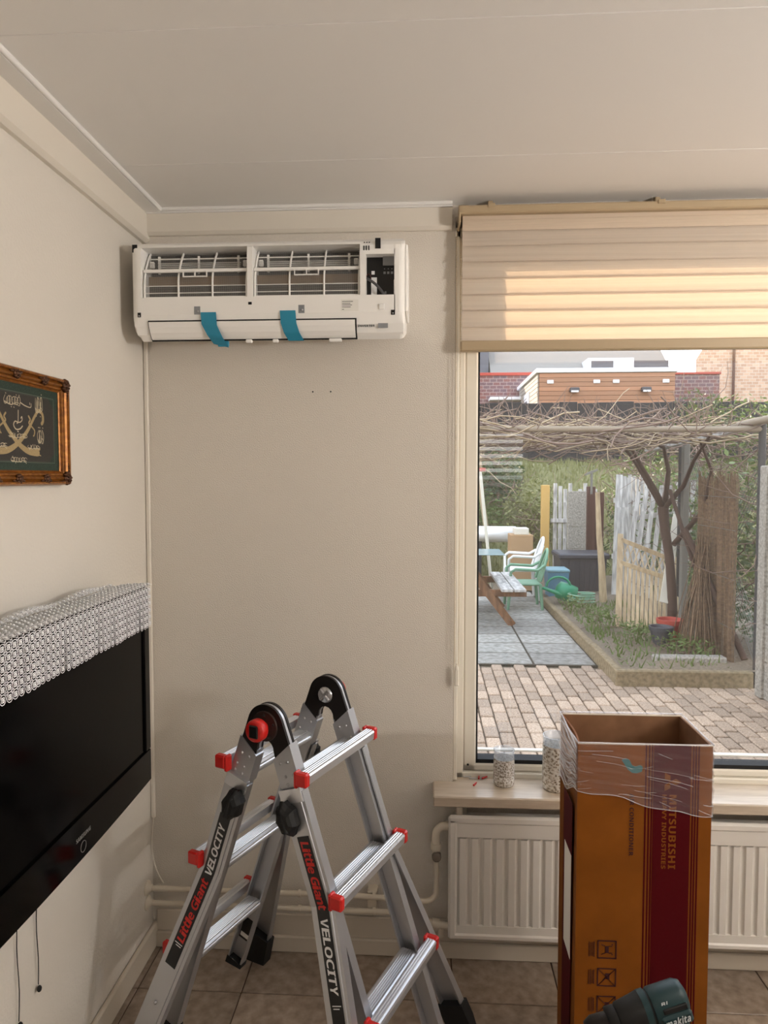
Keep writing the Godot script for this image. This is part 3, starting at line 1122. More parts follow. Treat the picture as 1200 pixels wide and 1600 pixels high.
func materials_left() -> void:
	var m := mat("tv gloss", Color(0.012, 0.012, 0.013), 0.12)
	m.metallic_specular = 0.28
	m = mat("tv screen", Color(0.014, 0.013, 0.013), 0.16)
	m.metallic_specular = 0.2
	mat("silver ink", Color(0.6, 0.6, 0.6), 0.3, 0.6)
	m = mat("lace cotton", Color(0.95, 0.95, 0.955), 0.85)
	m = mat("gilt", Color(1, 1, 1), 0.38, 0.45)
	m.albedo_texture = noise_tex(41, 0.03, 5, 256, [[0.0, Color(0.38, 0.21, 0.07)], [0.4, Color(0.54, 0.33, 0.12)], [0.7, Color(0.62, 0.40, 0.15)], [1.0, Color(0.70, 0.48, 0.21)]])
	tri(m, 7.0)
	m = mat("gilt dark", Color(1, 1, 1), 0.42, 0.4)
	m.albedo_texture = noise_tex(43, 0.06, 4, 256, [[0.0, Color(0.12, 0.055, 0.03)], [0.5, Color(0.30, 0.17, 0.09)], [1.0, Color(0.60, 0.42, 0.24)]])
	tri(m, 12.0)

func television() -> void:
	var x := -0.82
	var z0 := -2.016
	var z1 := -1.02
	var y0 := 0.785
	var y1 := 1.372
	var t := thing("television", "black flat-screen television hung on the left wall", "television", v3(-0.86, y0, (z0 + z1) / 2))
	# shell: gently bowed lower edge, chamfered
	var st := S()
	var n := 24
	var low := func(z: float) -> float:
		var u: float = (z - (z0 + z1) / 2) / ((z1 - z0) / 2)
		return y0 - 0.012 * (1.0 - u * u)
	var rings := []
	for ly in [[x - 0.075, 0.06], [x - 0.05, 0.012], [x - 0.03, 0.0], [x - 0.006, 0.0], [x, 0.006]]:
		var ring := []
		for k in n + 1:
			var u := float(k) / n
			var z := lerpf(z0 + ly[1], z1 - ly[1], u)
			ring.append(v3(ly[0], low.call(z) + ly[1], z))
		ring.append(v3(ly[0], y1 - ly[1], z1 - ly[1]))
		ring.append(v3(ly[0], y1 - ly[1], z0 + ly[1]))
		rings.append(ring)
	loft(st, rings)
	put("cabinet", st, M["tv gloss"], t)
	# raised bezel round the screen
	st = S()
	var b := [z0 + 0.006, z0 + 0.044, z1 - 0.044, z1 - 0.006]
	cbb(st, v3(x - 0.002, y0 + 0.10, b[0]), v3(x + 0.008, y1 - 0.006, b[1]), 0.004)
	cbb(st, v3(x - 0.002, y0 + 0.10, b[2]), v3(x + 0.008, y1 - 0.006, b[3]), 0.004)
	cbb(st, v3(x - 0.002, y1 - 0.046, b[0]), v3(x + 0.008, y1 - 0.006, b[3]), 0.004)
	put("bezel", st, M["tv gloss"], t)
	st = S()
	rings = []
	for ly in [[x - 0.002, 0.0], [x + 0.008, 0.004]]:
		var ring := []
		for k in n + 1:
			var z := lerpf(b[0] + ly[1], b[3] - ly[1], float(k) / n)
			ring.append(v3(ly[0], low.call(z) + 0.006 + ly[1], z))
		ring.append(v3(ly[0], y0 + 0.10, b[3] - ly[1]))
		ring.append(v3(ly[0], y0 + 0.10, b[0] + ly[1]))
		rings.append(ring)
	loft(st, rings)
	var sp := put("lower_bezel", st, M["tv gloss"], t)
	st = S()
	bb(st, v3(x - 0.001, y0 + 0.10, b[1]), v3(x + 0.002, y1 - 0.046, b[2]))
	put("screen", st, M["tv screen"], t)
	text(sp, "SAMSUNG", v3(x + 0.0082, 0.838, -1.592), v3(0, 0, -1), Vector3.UP, 0.07, 0.010, M["silver ink"])
	st = S()
	var P := []
	for k in 21:
		var a := TAU * k / 20.0
		P.append(v3(x + 0.0085, 0.811 + 0.013 * sin(a), -1.590 + 0.013 * cos(a)))
	tube(st, P, 0.0007, 5)
	put("power_ring", st, M["silver ink"], sp)
	st = S()
	cbb(st, v3(-0.978, 0.9, -1.75), v3(x - 0.07, 1.25, -1.3), 0.004)
	put("wall_bracket", st, M["black plastic"], t)
	# lace runner over the top edge
	st = S()
	var zA := z0 + 0.004
	var pitch := 0.0205
	var nz := 49
	# path of the cloth: hangs down the front, over the top, down behind
	var topy := y1 + 0.004
	var path := func(s: float, z: float) -> Vector3:
		var wob := 0.003 * sin(z * 31.0) + 0.002 * sin(z * 77.0 + 1.0)
		var front: float = 0.124 + 0.0
		if s < front:
			var k: float = (front - s)
			return v3(x + 0.013 + wob * k * 6.0, topy - k, z)
		s -= front
		if s < 0.10:
			return v3(x + 0.013 - s, topy + 0.002 - 0.25 * s * s * 8.0 * s * 4.0, z)
		s -= 0.10
		return v3(x - 0.092 - s * 0.5, topy - 0.004 + s * 0.18 + 0.004 * sin(z * 23.0), z)
	var rows := 13
	for r in rows:
		for c in nz:
			var z: float = zA + (c + 0.5) * pitch
			if z > z1 + 0.01:
				continue
			var s: float = (r + 0.5) * pitch * 0.96
			var p: Vector3 = path.call(s, z)
			var du: Vector3 = Vector3(0, 0, 1)
			var dv: Vector3 = (path.call(s + 0.004, z) - path.call(s - 0.004, z)).normalized()
			var nn := du.cross(dv)
			# ring of thread
			ring_thread(st, p, du, dv, pitch * 0.50, 0.00075, 10, 0)
			# petals and raised heart
			for k in 4:
				var a := PI / 4 + PI / 2 * k
				ring_thread(st, p + (du * cos(a) + dv * sin(a)) * pitch * 0.17, du, dv, pitch * 0.13, 0.0011, 6, 0)
			ball(st, p, Vector3.ONE * 0.0028, 6, 4)
			# little loops in the corners between motifs
			if r < rows - 1:
				var s2 := (r + 1.0) * pitch * 0.96
				ring_thread(st, path.call(s2, z + pitch / 2), du, dv, pitch * 0.15, 0.0007, 6, 0)
	var L := solo("lace_runner", st, M["lace cotton"], "white crocheted lace runner draped over the top of the television", "runner", v3(x, y1, (z0 + z1) / 2))
	# two thin black cords hanging under the set
	for k in 2:
		var cz: float = [-1.66, -1.575][k]
		var ye: float = [0.40, 0.372][k]
		var cord := thing("pull_cord", ["thin black cord with a small knob hanging nearer the room corner", "longer thin black cord hanging below the television at the picture edge"][k], "cord", v3(-0.972, ye, cz), "cords under the television")
		st = S()
		P = []
		for q in 14:
			var u := q / 13.0
			P.append(v3(-0.972 + 0.001 * sin(q * 1.3), lerpf(0.86, ye + 0.01, u), cz + 0.0016 * sin(q * 0.9 + k)))
		tube(st, P, 0.0013, 5)
		put("string", st, M["black rubber"], cord)
		st = S()
		ball(st, v3(-0.97, ye, cz), v3(0.006, 0.0085, 0.0065), 10, 6)
		put("knob", st, M["black rubber"], cord)

func ring_thread(st: SurfaceTool, c: Vector3, u: Vector3, v: Vector3, r: float, th: float, seg: int, wav: int) -> void:
	# flat loop of thread, three-sided section
	var n := u.cross(v)
	st.set_smooth_group(1)
	for k in seg:
		var a := TAU * k / seg
		var b := TAU * (k + 1) / seg
		var da := u * cos(a) + v * sin(a)
		var db := u * cos(b) + v * sin(b)
		var A := [c + da * (r - th), c + da * r + n * th, c + da * (r + th)]
		var B := [c + db * (r - th), c + db * r + n * th, c + db * (r + th)]
		for q in 2:
			st.add_vertex(A[q]); st.add_vertex(B[q]); st.add_vertex(B[q + 1])
			st.add_vertex(A[q]); st.add_vertex(B[q + 1]); st.add_vertex(A[q + 1])
	st.set_smooth_group(-1)

func stroke(im: Image, pts: Array, w0: float, w1: float, col: Color, grain := 0.0) -> void:
	# smooth brush line through points, width from w0 to w1 (in pixels)
	var cv := Curve2D.new()
	for i in pts.size():
		var a: Vector2 = pts[maxi(i - 1, 0)]
		var b: Vector2 = pts[mini(i + 1, pts.size() - 1)]
		cv.add_point(pts[i], -(b - a) / 6.0, (b - a) / 6.0)
	var L := cv.get_baked_length()
	var s := 0.0
	while s <= L:
		var p := cv.sample_baked(s)
		var r := lerpf(w0, w1, s / maxf(L, 0.01)) / 2.0
		for y in range(int(p.y - r - 1), int(p.y + r + 2)):
			for x in range(int(p.x - r - 1), int(p.x + r + 2)):
				if x >= 0 and y >= 0 and x < im.get_width() and y < im.get_height():
					var d := Vector2(x + 0.5, y + 0.5).distance_to(p)
					if d < r + 0.5:
						var al := clampf(r + 0.5 - d, 0, 1)
						var c := col
						if grain > 0.0:
							c = col.lerp(Color(0.95, 0.90, 0.75) if rng.randf() > 0.5 else Color(0.35, 0.30, 0.2), rng.randf() * grain)
						im.set_pixel(x, y, im.get_pixel(x, y).lerp(c, al))
		s += 0.7

func picture() -> void:
	# centre of the picture on the left wall; u runs towards the window, v up
	var zc := -1.622
	var yc := 1.808
	var W := 0.440
	var H := 0.278
	var xw := -0.98
	var t := thing("picture_frame", "gilded ornate frame with calligraphy and two crossed swords on dark cloth", "picture", v3(xw, yc - H / 2, zc))
	# canvas painting
	var pw := 768
	var ph := 448
	var im := Image.create(pw, ph, false, Image.FORMAT_RGB8)
	var n := FastNoiseLite.new()
	n.seed = 77
	n.frequency = 0.05
	for y in ph:
		for x in pw:
			var e: float = minf(minf(x, pw - x), minf(y, ph - y))
			var g := n.get_noise_2d(x, y) * 0.5 + 0.5
			var c := Color(0.165, 0.15, 0.135).lerp(Color(0.20, 0.185, 0.165), g)
			var cd: float = minf(Vector2(x, y).distance_to(Vector2(0, 0)), minf(Vector2(x, y).distance_to(Vector2(pw, 0)), minf(Vector2(x, y).distance_to(Vector2(0, ph)), Vector2(x, y).distance_to(Vector2(pw, ph)))))
			if e < 42 or cd < 105:
				c = Color(0.075, 0.145, 0.115).lerp(Color(0.14, 0.235, 0.185), g)
				if e < 34 and n.get_noise_2d(x * 5, y * 5) > 0.42:
					c = Color(0.36, 0.46, 0.38)
			if absf(e - 44) < 1.3 or absf(e - 50) < 0.8:
				c = Color(0.34, 0.42, 0.36)
			im.set_pixel(x, y, c)
	var gold := Color(0.62, 0.53, 0.36)
	var mid := pw / 2.0
	# two crossed swords, mirrored about the middle
	for sgn in [-1.0, 1.0]:
		var R := func(a: Array) -> Array: return a.map(func(q): return Vector2(mid + sgn * q.x, q.y))
		stroke(im, R.call([Vector2(-175, 352), Vector2(-90, 346), Vector2(-10, 312), Vector2(70, 252), Vector2(115, 205)]), 36, 20, gold, 0.5)
		stroke(im, R.call([Vector2(-150, 340), Vector2(-195, 330), Vector2(-160, 352), Vector2(-205, 366)]), 13, 5, gold, 0.5)
		stroke(im, R.call([Vector2(115, 205), Vector2(160, 150), Vector2(195, 122), Vector2(228, 140), Vector2(232, 175), Vector2(220, 190)]), 17, 20, gold, 0.45)
		stroke(im, R.call([Vector2(98, 160), Vector2(112, 178), Vector2(100, 195), Vector2(122, 212), Vector2(150, 232), Vector2(146, 256), Vector2(138, 262)]), 11, 8, gold, 0.4)
	# flowing script lines
	var pale := Color(0.74, 0.69, 0.58)
	var script := func(cx: float, cy: float, sx: float, sy: float, seed_: int, cnt: int, w: float):
		var r := RandomNumberGenerator.new()
		r.seed = seed_
		for k in cnt:
			var px: float = cx + sx * (k - (cnt - 1) / 2.0) / cnt
			var pts := []
			var a := r.randf() * TAU
			for q in 5:
				pts.append(Vector2(px + cos(a) * sx / cnt * 0.75, cy + sin(a) * sy * 0.45))
				a += r.randf_range(0.8, 1.9)
			stroke(im, pts, w, w * 0.55, pale)
			if r.randf() < 0.7:
				var d := Vector2(px + r.randf_range(-6, 6), cy + (sy * 0.62 if r.randf() < 0.5 else -sy * 0.62))
				stroke(im, [d, d + Vector2(3, 2)], w, w, pale)
		stroke(im, [Vector2(cx - sx * 0.5, cy + sy * 0.2), Vector2(cx - sx * 0.1, cy + sy * 0.42), Vector2(cx + sx * 0.3, cy + sy * 0.12), Vector2(cx + sx * 0.5, cy + sy * 0.3)], w * 1.2, w * 0.6, pale)
	# opening line at the top, with its long drawn stroke
	script.call(mid - 40, 92, 130, 52, 4, 6, 4.5)
	stroke(im, [Vector2(mid + 30, 96), Vector2(mid + 70, 108), Vector2(mid + 118, 112), Vector2(mid + 124, 92)], 6, 4, pale)
	stroke(im, [Vector2(mid + 112, 88), Vector2(mid + 112, 98)], 4, 4, pale)
	for sgn in [-1.0, 1.0]:
		script.call(mid + sgn * 195, 92, 62, 96, 11 + int(sgn), 4, 5)
		script.call(mid + sgn * 205, 262, 52, 80, 21 + int(sgn), 3, 5)
		script.call(mid + sgn * 140, 322, 100, 22, 31 + int(sgn), 4, 4)
	# middle name, tall stroke and bowl
	stroke(im, [Vector2(mid + 8, 138), Vector2(mid + 4, 196), Vector2(mid - 6, 206)], 6, 5, pale)
	stroke(im, [Vector2(mid + 30, 176), Vector2(mid + 38, 168), Vector2(mid + 40, 184), Vector2(mid + 26, 196), Vector2(mid + 4, 200)], 6, 5, pale)
	stroke(im, [Vector2(mid + 4, 200), Vector2(mid - 22, 196), Vector2(mid - 34, 216), Vector2(mid - 14, 236), Vector2(mid + 20, 232), Vector2(mid + 42, 216)], 5, 7, pale)
	stroke(im, [Vector2(mid - 2, 246), Vector2(mid + 6, 248)], 6, 6, pale)
	script.call(mid, 268, 150, 26, 51, 6, 3.5)
	script.call(mid + 6, 392, 130, 26, 61, 6, 4)
	var m := mat("painting", Color(1, 1, 1), 0.6)
	m.albedo_texture = ImageTexture.create_from_image(im)
	var st := S()
	var hw := W / 2 - 0.036
	var hh := H / 2 - 0.036
	var xp := xw + 0.014
	# seen from the room the window side (-z) is on the right
	uvquad(st, v3(xp, yc + hh, zc + hw), v3(xp, yc + hh, zc - hw), v3(xp, yc - hh, zc - hw), v3(xp, yc - hh, zc + hw))
	put("painted_cloth", st, m, t)
	st = S()
	bb(st, v3(xw + 0.001, yc - H / 2 + 0.02, zc - W / 2 + 0.02), v3(xw + 0.013, yc + H / 2 - 0.02, zc + W / 2 - 0.02))
	put("backing", st, M["gilt dark"], t)
	# moulded rails with mitred ends: profile (depth from wall, inset from the outer edge)
	var prof := [Vector2(0.002, 0.0), Vector2(0.022, 0.0), Vector2(0.030, 0.004), Vector2(0.030, 0.008), Vector2(0.022, 0.0105), Vector2(0.0245, 0.013), Vector2(0.0285, 0.017), Vector2(0.0245, 0.021), Vector2(0.0205, 0.0225), Vector2(0.0225, 0.0255), Vector2(0.0215, 0.029), Vector2(0.016, 0.031), Vector2(0.018, 0.0345), Vector2(0.0155, 0.037), Vector2(0.012, 0.037)]
	for side in 4:
		var A := []
		var B := []
		for q in prof:
			var hz: float = W / 2 - q.y
			var hy: float = H / 2 - q.y
			var c: Array = [[-hz, hy, hz, hy], [-hz, -hy, hz, -hy], [-hz, -hy, -hz, hy], [hz, -hy, hz, hy]][side]
			A.append(v3(xw + q.x, yc + c[1], zc + c[0]))
			B.append(v3(xw + q.x, yc + c[3], zc + c[2]))
		st = S()
		loft(st, [A, B], false, false)
		put("moulding", st, M["gilt"], t)
	# carved ornaments in the corners and the middles of the rails
	var spots := []
	for sz in [-1.0, 1.0]:
		for sy in [-1.0, 1.0]:
			spots.append([zc + sz * (W / 2 - 0.017), yc + sy * (H / 2 - 0.017), 0.021, 1.0, sz, sy])
	for sy in [-1.0, 1.0]:
		for q in [-0.10, 0.02, 0.11]:
			spots.append([zc + q * 1.0, yc + sy * (H / 2 - 0.016), 0.015, 0.8, 0.0, sy])
	for s in spots:
		st = S()
		var c0 := v3(xw + 0.026, s[1], s[0])
		if s[3] > 0.9:
			# shell in the corner: lobes fanning out, two leaf sprays along the rails
			ball(st, c0, v3(0.010, 0.0125, 0.0125), 12, 7)
			for k in 9:
				var a := TAU * k / 9.0
				var c := c0 + v3(0.001, sin(a), cos(a)) * 0.0135
				ball(st, c, v3(0.0065, 0.0052, 0.0052), 8, 5)
			for k in 5:
				var a := TAU * k / 5.0 + 0.4
				ball(st, c0 + v3(0.0075, sin(a) * 0.007, cos(a) * 0.007), v3(0.004, 0.0034, 0.0034), 7, 4)
			for arm in 2:
				var dirv: Vector3 = [v3(0, 0, -s[4]), v3(0, -s[5], 0)][arm]
				for k in 6:
					var c: Vector3 = c0 + v3(0, s[5] * 0.009, s[4] * 0.009) + dirv * (0.02 + k * 0.0055)
					ball(st, c, v3(0.005, 0.0052, 0.0052) * (1.0 - 0.11 * k), 8, 5)
		else:
			for k in 7:
				var a := TAU * k / 7.0
				ball(st, c0 + v3(0.001, sin(a) * 0.008, cos(a) * 0.010), v3(0.005, 0.0048, 0.005), 8, 5)
			ball(st, c0 + v3(0.003, 0, 0), v3(0.006, 0.0075, 0.0085), 10, 6)
			for sg in [-1.0, 1.0]:
				ball(st, c0 + v3(0, s[5] * 0.005, sg * 0.017), v3(0.004, 0.004, 0.008), 8, 5)
		put("ornament", st, M["gilt dark"], t)

var LO := Vector3(-0.3502, 1.043, -1.9263)
var Ls := Vector3(cos(0.4134), 0, sin(0.4134))
var Lr := Vector3(-sin(0.4134), 0, cos(0.4134))
var La := 0.333

# point on a ladder half: side -1 or 1, t down the rail, n outwards, w along the rungs (positive towards the camera)
func lp(sg: float, t: float, n: float, w: float) -> Vector3:
	return LO + Ls * sg * (t * sin(La) + n * cos(La)) + Vector3.UP * (-t * cos(La) + n * sin(La)) + Lr * w

func ladder() -> void:
	var L := thing("folding_ladder", "aluminium folding ladder opened as an A-frame with red rung ends", "ladder", v3(LO.x, 0, LO.z))
	var t1 := 0.145
	var dt := 0.305
	# the outer rails run straight, then splay towards the feet
	var ow := func(t: float) -> float:
		return 0.166 + maxf(0.0, t - 0.46) * 0.225
	for sg in [-1.0, 1.0]:
		for sw in [1.0, -1.0]:
			# inner rail: channel open to the inside
			var st := S()
			var rings := []
			for t in [0.075, 1.0]:
				var ring := []
				for q in [Vector2(0.160, 0.002), Vector2(0.160, 0.058), Vector2(0.134, 0.058), Vector2(0.134, 0.053), Vector2(0.155, 0.053), Vector2(0.155, 0.007), Vector2(0.134, 0.007), Vector2(0.134, 0.002)]:
					ring.append(lp(sg, t, q.y, sw * q.x))
				rings.append(ring)
			loft(st, rings)
			put("inner_rail", st, M["aluminium"], L)
			# rubber end of the inner rail, cut level
			st = S()
			rings = []
			for k in 2:
				var ring := []
				for q in [Vector2(0.162, 0.0), Vector2(0.162, 0.06), Vector2(0.132, 0.06), Vector2(0.132, 0.0)]:
					ring.append(lp(sg, [0.994, 1.008][k] + (0.012 if k == 1 and q.y > 0.03 else 0.0), q.y, sw * q.x))
				rings.append(ring)
			loft(st, rings)
			put("inner_end_cap", st, M["black rubber"], L)
			# outer rail
			st = S()
			rings = []
			for t in [0.175, 0.43, 0.46, 0.50, 0.75, 1.045]:
				var ring := []
				var w: float = ow.call(t)
				for q in [Vector2(0.0, -0.006), Vector2(0.0, 0.003), Vector2(0.003, 0.004), Vector2(0.003, 0.056), Vector2(0.0, 0.057), Vector2(0.0, 0.066), Vector2(-0.024, 0.066), Vector2(-0.024, 0.061), Vector2(-0.005, 0.061), Vector2(-0.005, -0.001), Vector2(-0.024, -0.001), Vector2(-0.024, -0.006)]:
					ring.append(lp(sg, t, q.y, sw * (w + 0.005 + q.x)))
				rings.append(ring)
			loft(st, rings)
			put("outer_rail", st, M["aluminium"], L)
			# foot with level sole
			st = S()
			rings = []
			for k in 3:
				var ring := []
				for q in [Vector2(0.012, -0.011), Vector2(0.012, 0.071), Vector2(-0.028, 0.071), Vector2(-0.028, -0.011)]:
					var w: float = ow.call(1.0) + q.x
					var p := lp(sg, [0.985, 1.04, 1.1][k], q.y, sw * (ow.call([0.985, 1.04, 1.1][k]) + q.x))
					if k == 2:
						p.y = 0.0
					ring.append(p)
				rings.append(ring)
			loft(st, rings)
			put("foot", st, M["black rubber"], L)
			st = S()
			for t in [0.84, 0.97]:
				var c := lp(sg, t, 0.03, sw * (ow.call(t) + 0.008))
				ball(st, c, Vector3.ONE * 0.006, 8, 5)
			for t in [0.10, 0.135, 0.155]:
				for q in [0.018, 0.042]:
					ball(st, lp(sg, t, q + (0.006 if t > 0.12 else 0.0), sw * 0.1655), Vector3.ONE * 0.0042, 7, 4)
					ball(st, lp(sg, t, q + (0.006 if t > 0.12 else 0.0), sw * 0.131), Vector3.ONE * 0.0042, 7, 4)
			put("rivet", st, M["steel"], L)
			# locking knob on the outer rail top
			st = S()
			var xk := Transform3D(Basis(Lr * sw, (LO - lp(sg, 1, 0, 0) + Vector3.ZERO).normalized(), Lr.cross((LO - lp(sg, 1, 0, 0)).normalized()) * sw), lp(sg, 0.232, 0.012, sw * 0.186))
			rings = []
			for lay in [[-0.016, 0.030], [-0.008, 0.034], [0.008, 0.034], [0.020, 0.028], [0.026, 0.018]]:
				var ring := []
				for k in 14:
					var a := TAU * k / 14.0
					var rr: float = lay[1] * (1.0 + (0.1 if k % 2 == 0 else -0.06))
					ring.append(xk * v3(lay[0], rr * 1.2 * sin(a), rr * cos(a) * 0.82))
				rings.append(ring)
			loft(st, rings)
			tube(st, [lp(sg, 0.19, 0.012, sw * 0.19), lp(sg, 0.205, 0.012, sw * 0.205), lp(sg, 0.26, 0.012, sw * 0.208)], 0.008, 8)
			put("lock_knob", st, M["black rubber"], L)
			# lock bracket
			st = S()
			rings = []
			for t in [0.165, 0.2]:
				var ring := []
				for q in [Vector2(0.162, -0.004), Vector2(0.176, -0.004), Vector2(0.176, 0.064), Vector2(0.162, 0.064)]:
					ring.append(lp(sg, t, q.y, sw * q.x))
				rings.append(ring)
			loft(st, rings)
			put("lock_bracket", st, M["aluminium bright"], L)
			# hinge arm
			st = S()
			rings = []
			for t in [0.058, 0.17]:
				var ring := []
				for q in [Vector2(0.131, -0.002), Vector2(0.1655, -0.002), Vector2(0.1655, 0.062), Vector2(0.131, 0.062)]:
					ring.append(lp(sg, t + (0.03 if q.y < 0.03 and t < 0.1 else 0.0), q.y, sw * q.x))
				rings.append(ring)
			loft(st, rings)
			put("hinge_arm", st, M["aluminium"], L)
		# rungs
		for k in 3:
			var t: float = t1 + k * dt
			var B := Basis(Lr, Vector3.UP, Ls * sg)
			# inner rung: ribbed tread and rounded rear edge
			var st := S()
			var c := lp(sg, t + 0.004, 0.026, 0)
			var pr := [Vector2(-0.026, -0.004), Vector2(-0.024, 0.008), Vector2(-0.018, 0.0125)]
			for q in 6:
				pr.append(Vector2(-0.014 + q * 0.006, 0.0125))
				pr.append(Vector2(-0.0125 + q * 0.006, 0.0142))
				pr.append(Vector2(-0.0105 + q * 0.006, 0.0142))
				pr.append(Vector2(-0.009 + q * 0.006, 0.0125))
			pr += [Vector2(0.025, 0.010), Vector2(0.027, 0.0), Vector2(0.024, -0.020), Vector2(-0.006, -0.024), Vector2(-0.010, -0.012), Vector2(-0.022, -0.012)]
			var A := []
			var D := []
			for q in pr:
				A.append(c + Ls * sg * q.x + Vector3.UP * q.y - Lr * 0.135)
				D.append(c + Ls * sg * q.x + Vector3.UP * q.y + Lr * 0.135)
			loft(st, [A, D])
			tube(st, [c + Vector3.UP * -0.003 - Ls * sg * 0.018 - Lr * 0.134, c + Vector3.UP * -0.003 - Ls * sg * 0.018 + Lr * 0.134], 0.010, 10)
			put("inner_rung", st, M["aluminium bright"], L)
			# outer rung in front of the rails
			st = S()
			c = lp(sg, t, 0.086, 0)
			pr = [Vector2(-0.015, -0.012), Vector2(-0.015, 0.012)]
			for q in 3:
				pr.append(Vector2(-0.012 + q * 0.007, 0.0135))
				pr.append(Vector2(-0.0105 + q * 0.007, 0.015))
				pr.append(Vector2(-0.0075 + q * 0.007, 0.015))
				pr.append(Vector2(-0.006 + q * 0.007, 0.0135))
			pr += [Vector2(0.013, 0.0125), Vector2(0.016, 0.008), Vector2(0.014, -0.013), Vector2(0.006, -0.017)]
			A = []
			D = []
			for q in pr:
				A.append(c + Ls * sg * q.x + Vector3.UP * q.y - Lr * 0.172)
				D.append(c + Ls * sg * q.x + Vector3.UP * q.y + Lr * 0.172)
			loft(st, [A, D])
			var orung := put("outer_rung", st, M["aluminium bright"], L)
			for sw in [-1.0, 1.0]:
				st = S()
				var cc: Vector3 = c + Lr * 0.182 * sw
				var xf := Transform3D(Basis(Lr, Vector3.UP, Ls * sg), cc)
				cb(st, Vector3.ZERO, v3(0.020, 0.036, 0.034), 0.004, xf)
				cb(st, v3(-sw * 0.004, -0.003, -0.018), v3(0.024, 0.044, 0.012), 0.004, xf)
				put("rung_cap", st, M["cap red"], orung)
	# hinges: stacked dark discs with pin, release knob
	for sw in [1.0, -1.0]:
		var h := thing_part("hinge", L)
		var xf := Transform3D(Basis(Ls, Vector3.UP, -Lr), LO + Lr * sw * 0.148)
		for k in 3:
			var st := S()
			var outline := []
			var R: float = [0.056, 0.054, 0.056][k]
			for q in 33:
				var a: float = 0.376 + (PI - 0.752) * q / 32.0
				outline.append(Vector2(R * cos(a), R * sin(a)))
			# legs of the disc run into the arms, with a notch between
			var ll := lp(-1, 0.13, 0.0, 0) - LO
			var lr2 := lp(1, 0.13, 0.0, 0) - LO
			var lo := lp(-1, 0.13, 0.058, 0) - LO
			var ro := lp(1, 0.13, 0.058, 0) - LO
			outline.append(Vector2(lo.dot(Ls), lo.y))
			outline.append(Vector2(ll.dot(Ls), ll.y))
			for q in 9:
				var a := PI - PI * q / 8.0
				outline.append(Vector2(0.027 * cos(a), -0.065 + 0.03 * sin(a)))
			outline.append(Vector2(lr2.dot(Ls), lr2.y))
			outline.append(Vector2(ro.dot(Ls), ro.y))
			prism(st, outline, [-0.014, -0.005, 0.006][k], [-0.006, 0.005, 0.014][k], xf)
			put("hinge_plate", st, M["hinge dark"] if k != 1 else M["aluminium"], h)
		var st := S()
		lathe(st, [Vector2(0.0, 0), Vector2(0.040, 0.0), Vector2(0.039, 0.005), Vector2(0.0, 0.005)], 28, Transform3D(Basis(Ls, Lr * sw, Ls.cross(Lr * sw)), LO + Lr * sw * 0.162), false)
		put("cover_disc", st, M["hinge brown"], h)
		# inner star pin
		st = S()
		for k in 2:
			var a := PI / 4 + PI / 2 * k
			var d := Ls * cos(a) + Vector3.UP * sin(a)
			tube(st, [LO + Lr * sw * 0.13 - d * 0.02, LO + Lr * sw * 0.128, LO + Lr * sw * 0.13 + d * 0.02], 0.0065, 8)
		lathe(st, [Vector2(0.024, 0), Vector2(0.022, 0.006), Vector2(0, 0.007)], 16, Transform3D(Basis(Ls, -Lr * sw, Vector3.UP), LO + Lr * sw * 0.134))
		put("star_pin", st, M["steel"], h)
		st = S()
		for k in 5:
			var a := TAU * k / 5.0 + 0.3
			ball(st, LO + Lr * sw * 0.167 + (Ls * cos(a) + Vector3.UP * sin(a)) * 0.03, Vector3.ONE * 0.004, 7, 4)
		put("bolt", st, M["hinge dark"], h)
		# red release knob with black face
		var kc: Vector3 = LO + Lr * sw * 0.163 - Ls * 0.0 + Vector3.UP * 0.0
		st = S()
		lathe(st, [Vector2(0.014, 0), Vector2(0.014, 0.018), Vector2(0.026, 0.020), Vector2(0.029, 0.025), Vector2(0.029, 0.040), Vector2(0.027, 0.046), Vector2(0.020, 0.048), Vector2(0, 0.048)], 24, Transform3D(Basis(Ls, Lr * sw, Ls.cross(Lr * sw)), kc))
		var rk := put("release_knob", st, M["cap red"], h)
		st = S()
		cb(st, Vector3.ZERO, v3(0.028, 0.034, 0.008), 0.003, Transform3D(Basis(Ls, Vector3.UP, -Lr), kc + Lr * sw * 0.047))
		put("knob_face", st, M["black plastic"], rk)
	# small silver pin on top of the near hinge
	# stickers with lettering on the two rails facing the camera
	for sg in [-1.0, 1.0]:
		var st := S()
		var ts := [0.285, 0.43, 0.46, 0.50, 0.735]
		var ring_list := []
		for t in ts:
			var w: float = ow.call(t) + 0.0085
			ring_list.append([lp(sg, t, 0.014, w), lp(sg, t, 0.050, w), lp(sg, t, 0.050, w + 0.0008), lp(sg, t, 0.014, w + 0.0008)])
		loft(st, ring_list)
		var sk := put("sticker", st, M["sticker black"], L)
		var down0 := (lp(sg, 0.4, 0, ow.call(0.4)) - lp(sg, 0.3, 0, ow.call(0.3))).normalized()
		var down1 := (lp(sg, 0.7, 0, ow.call(0.7)) - lp(sg, 0.6, 0, ow.call(0.6))).normalized()
		var nn := (lp(sg, 0.3, 0.1, 0) - lp(sg, 0.3, 0.0, 0)).normalized()
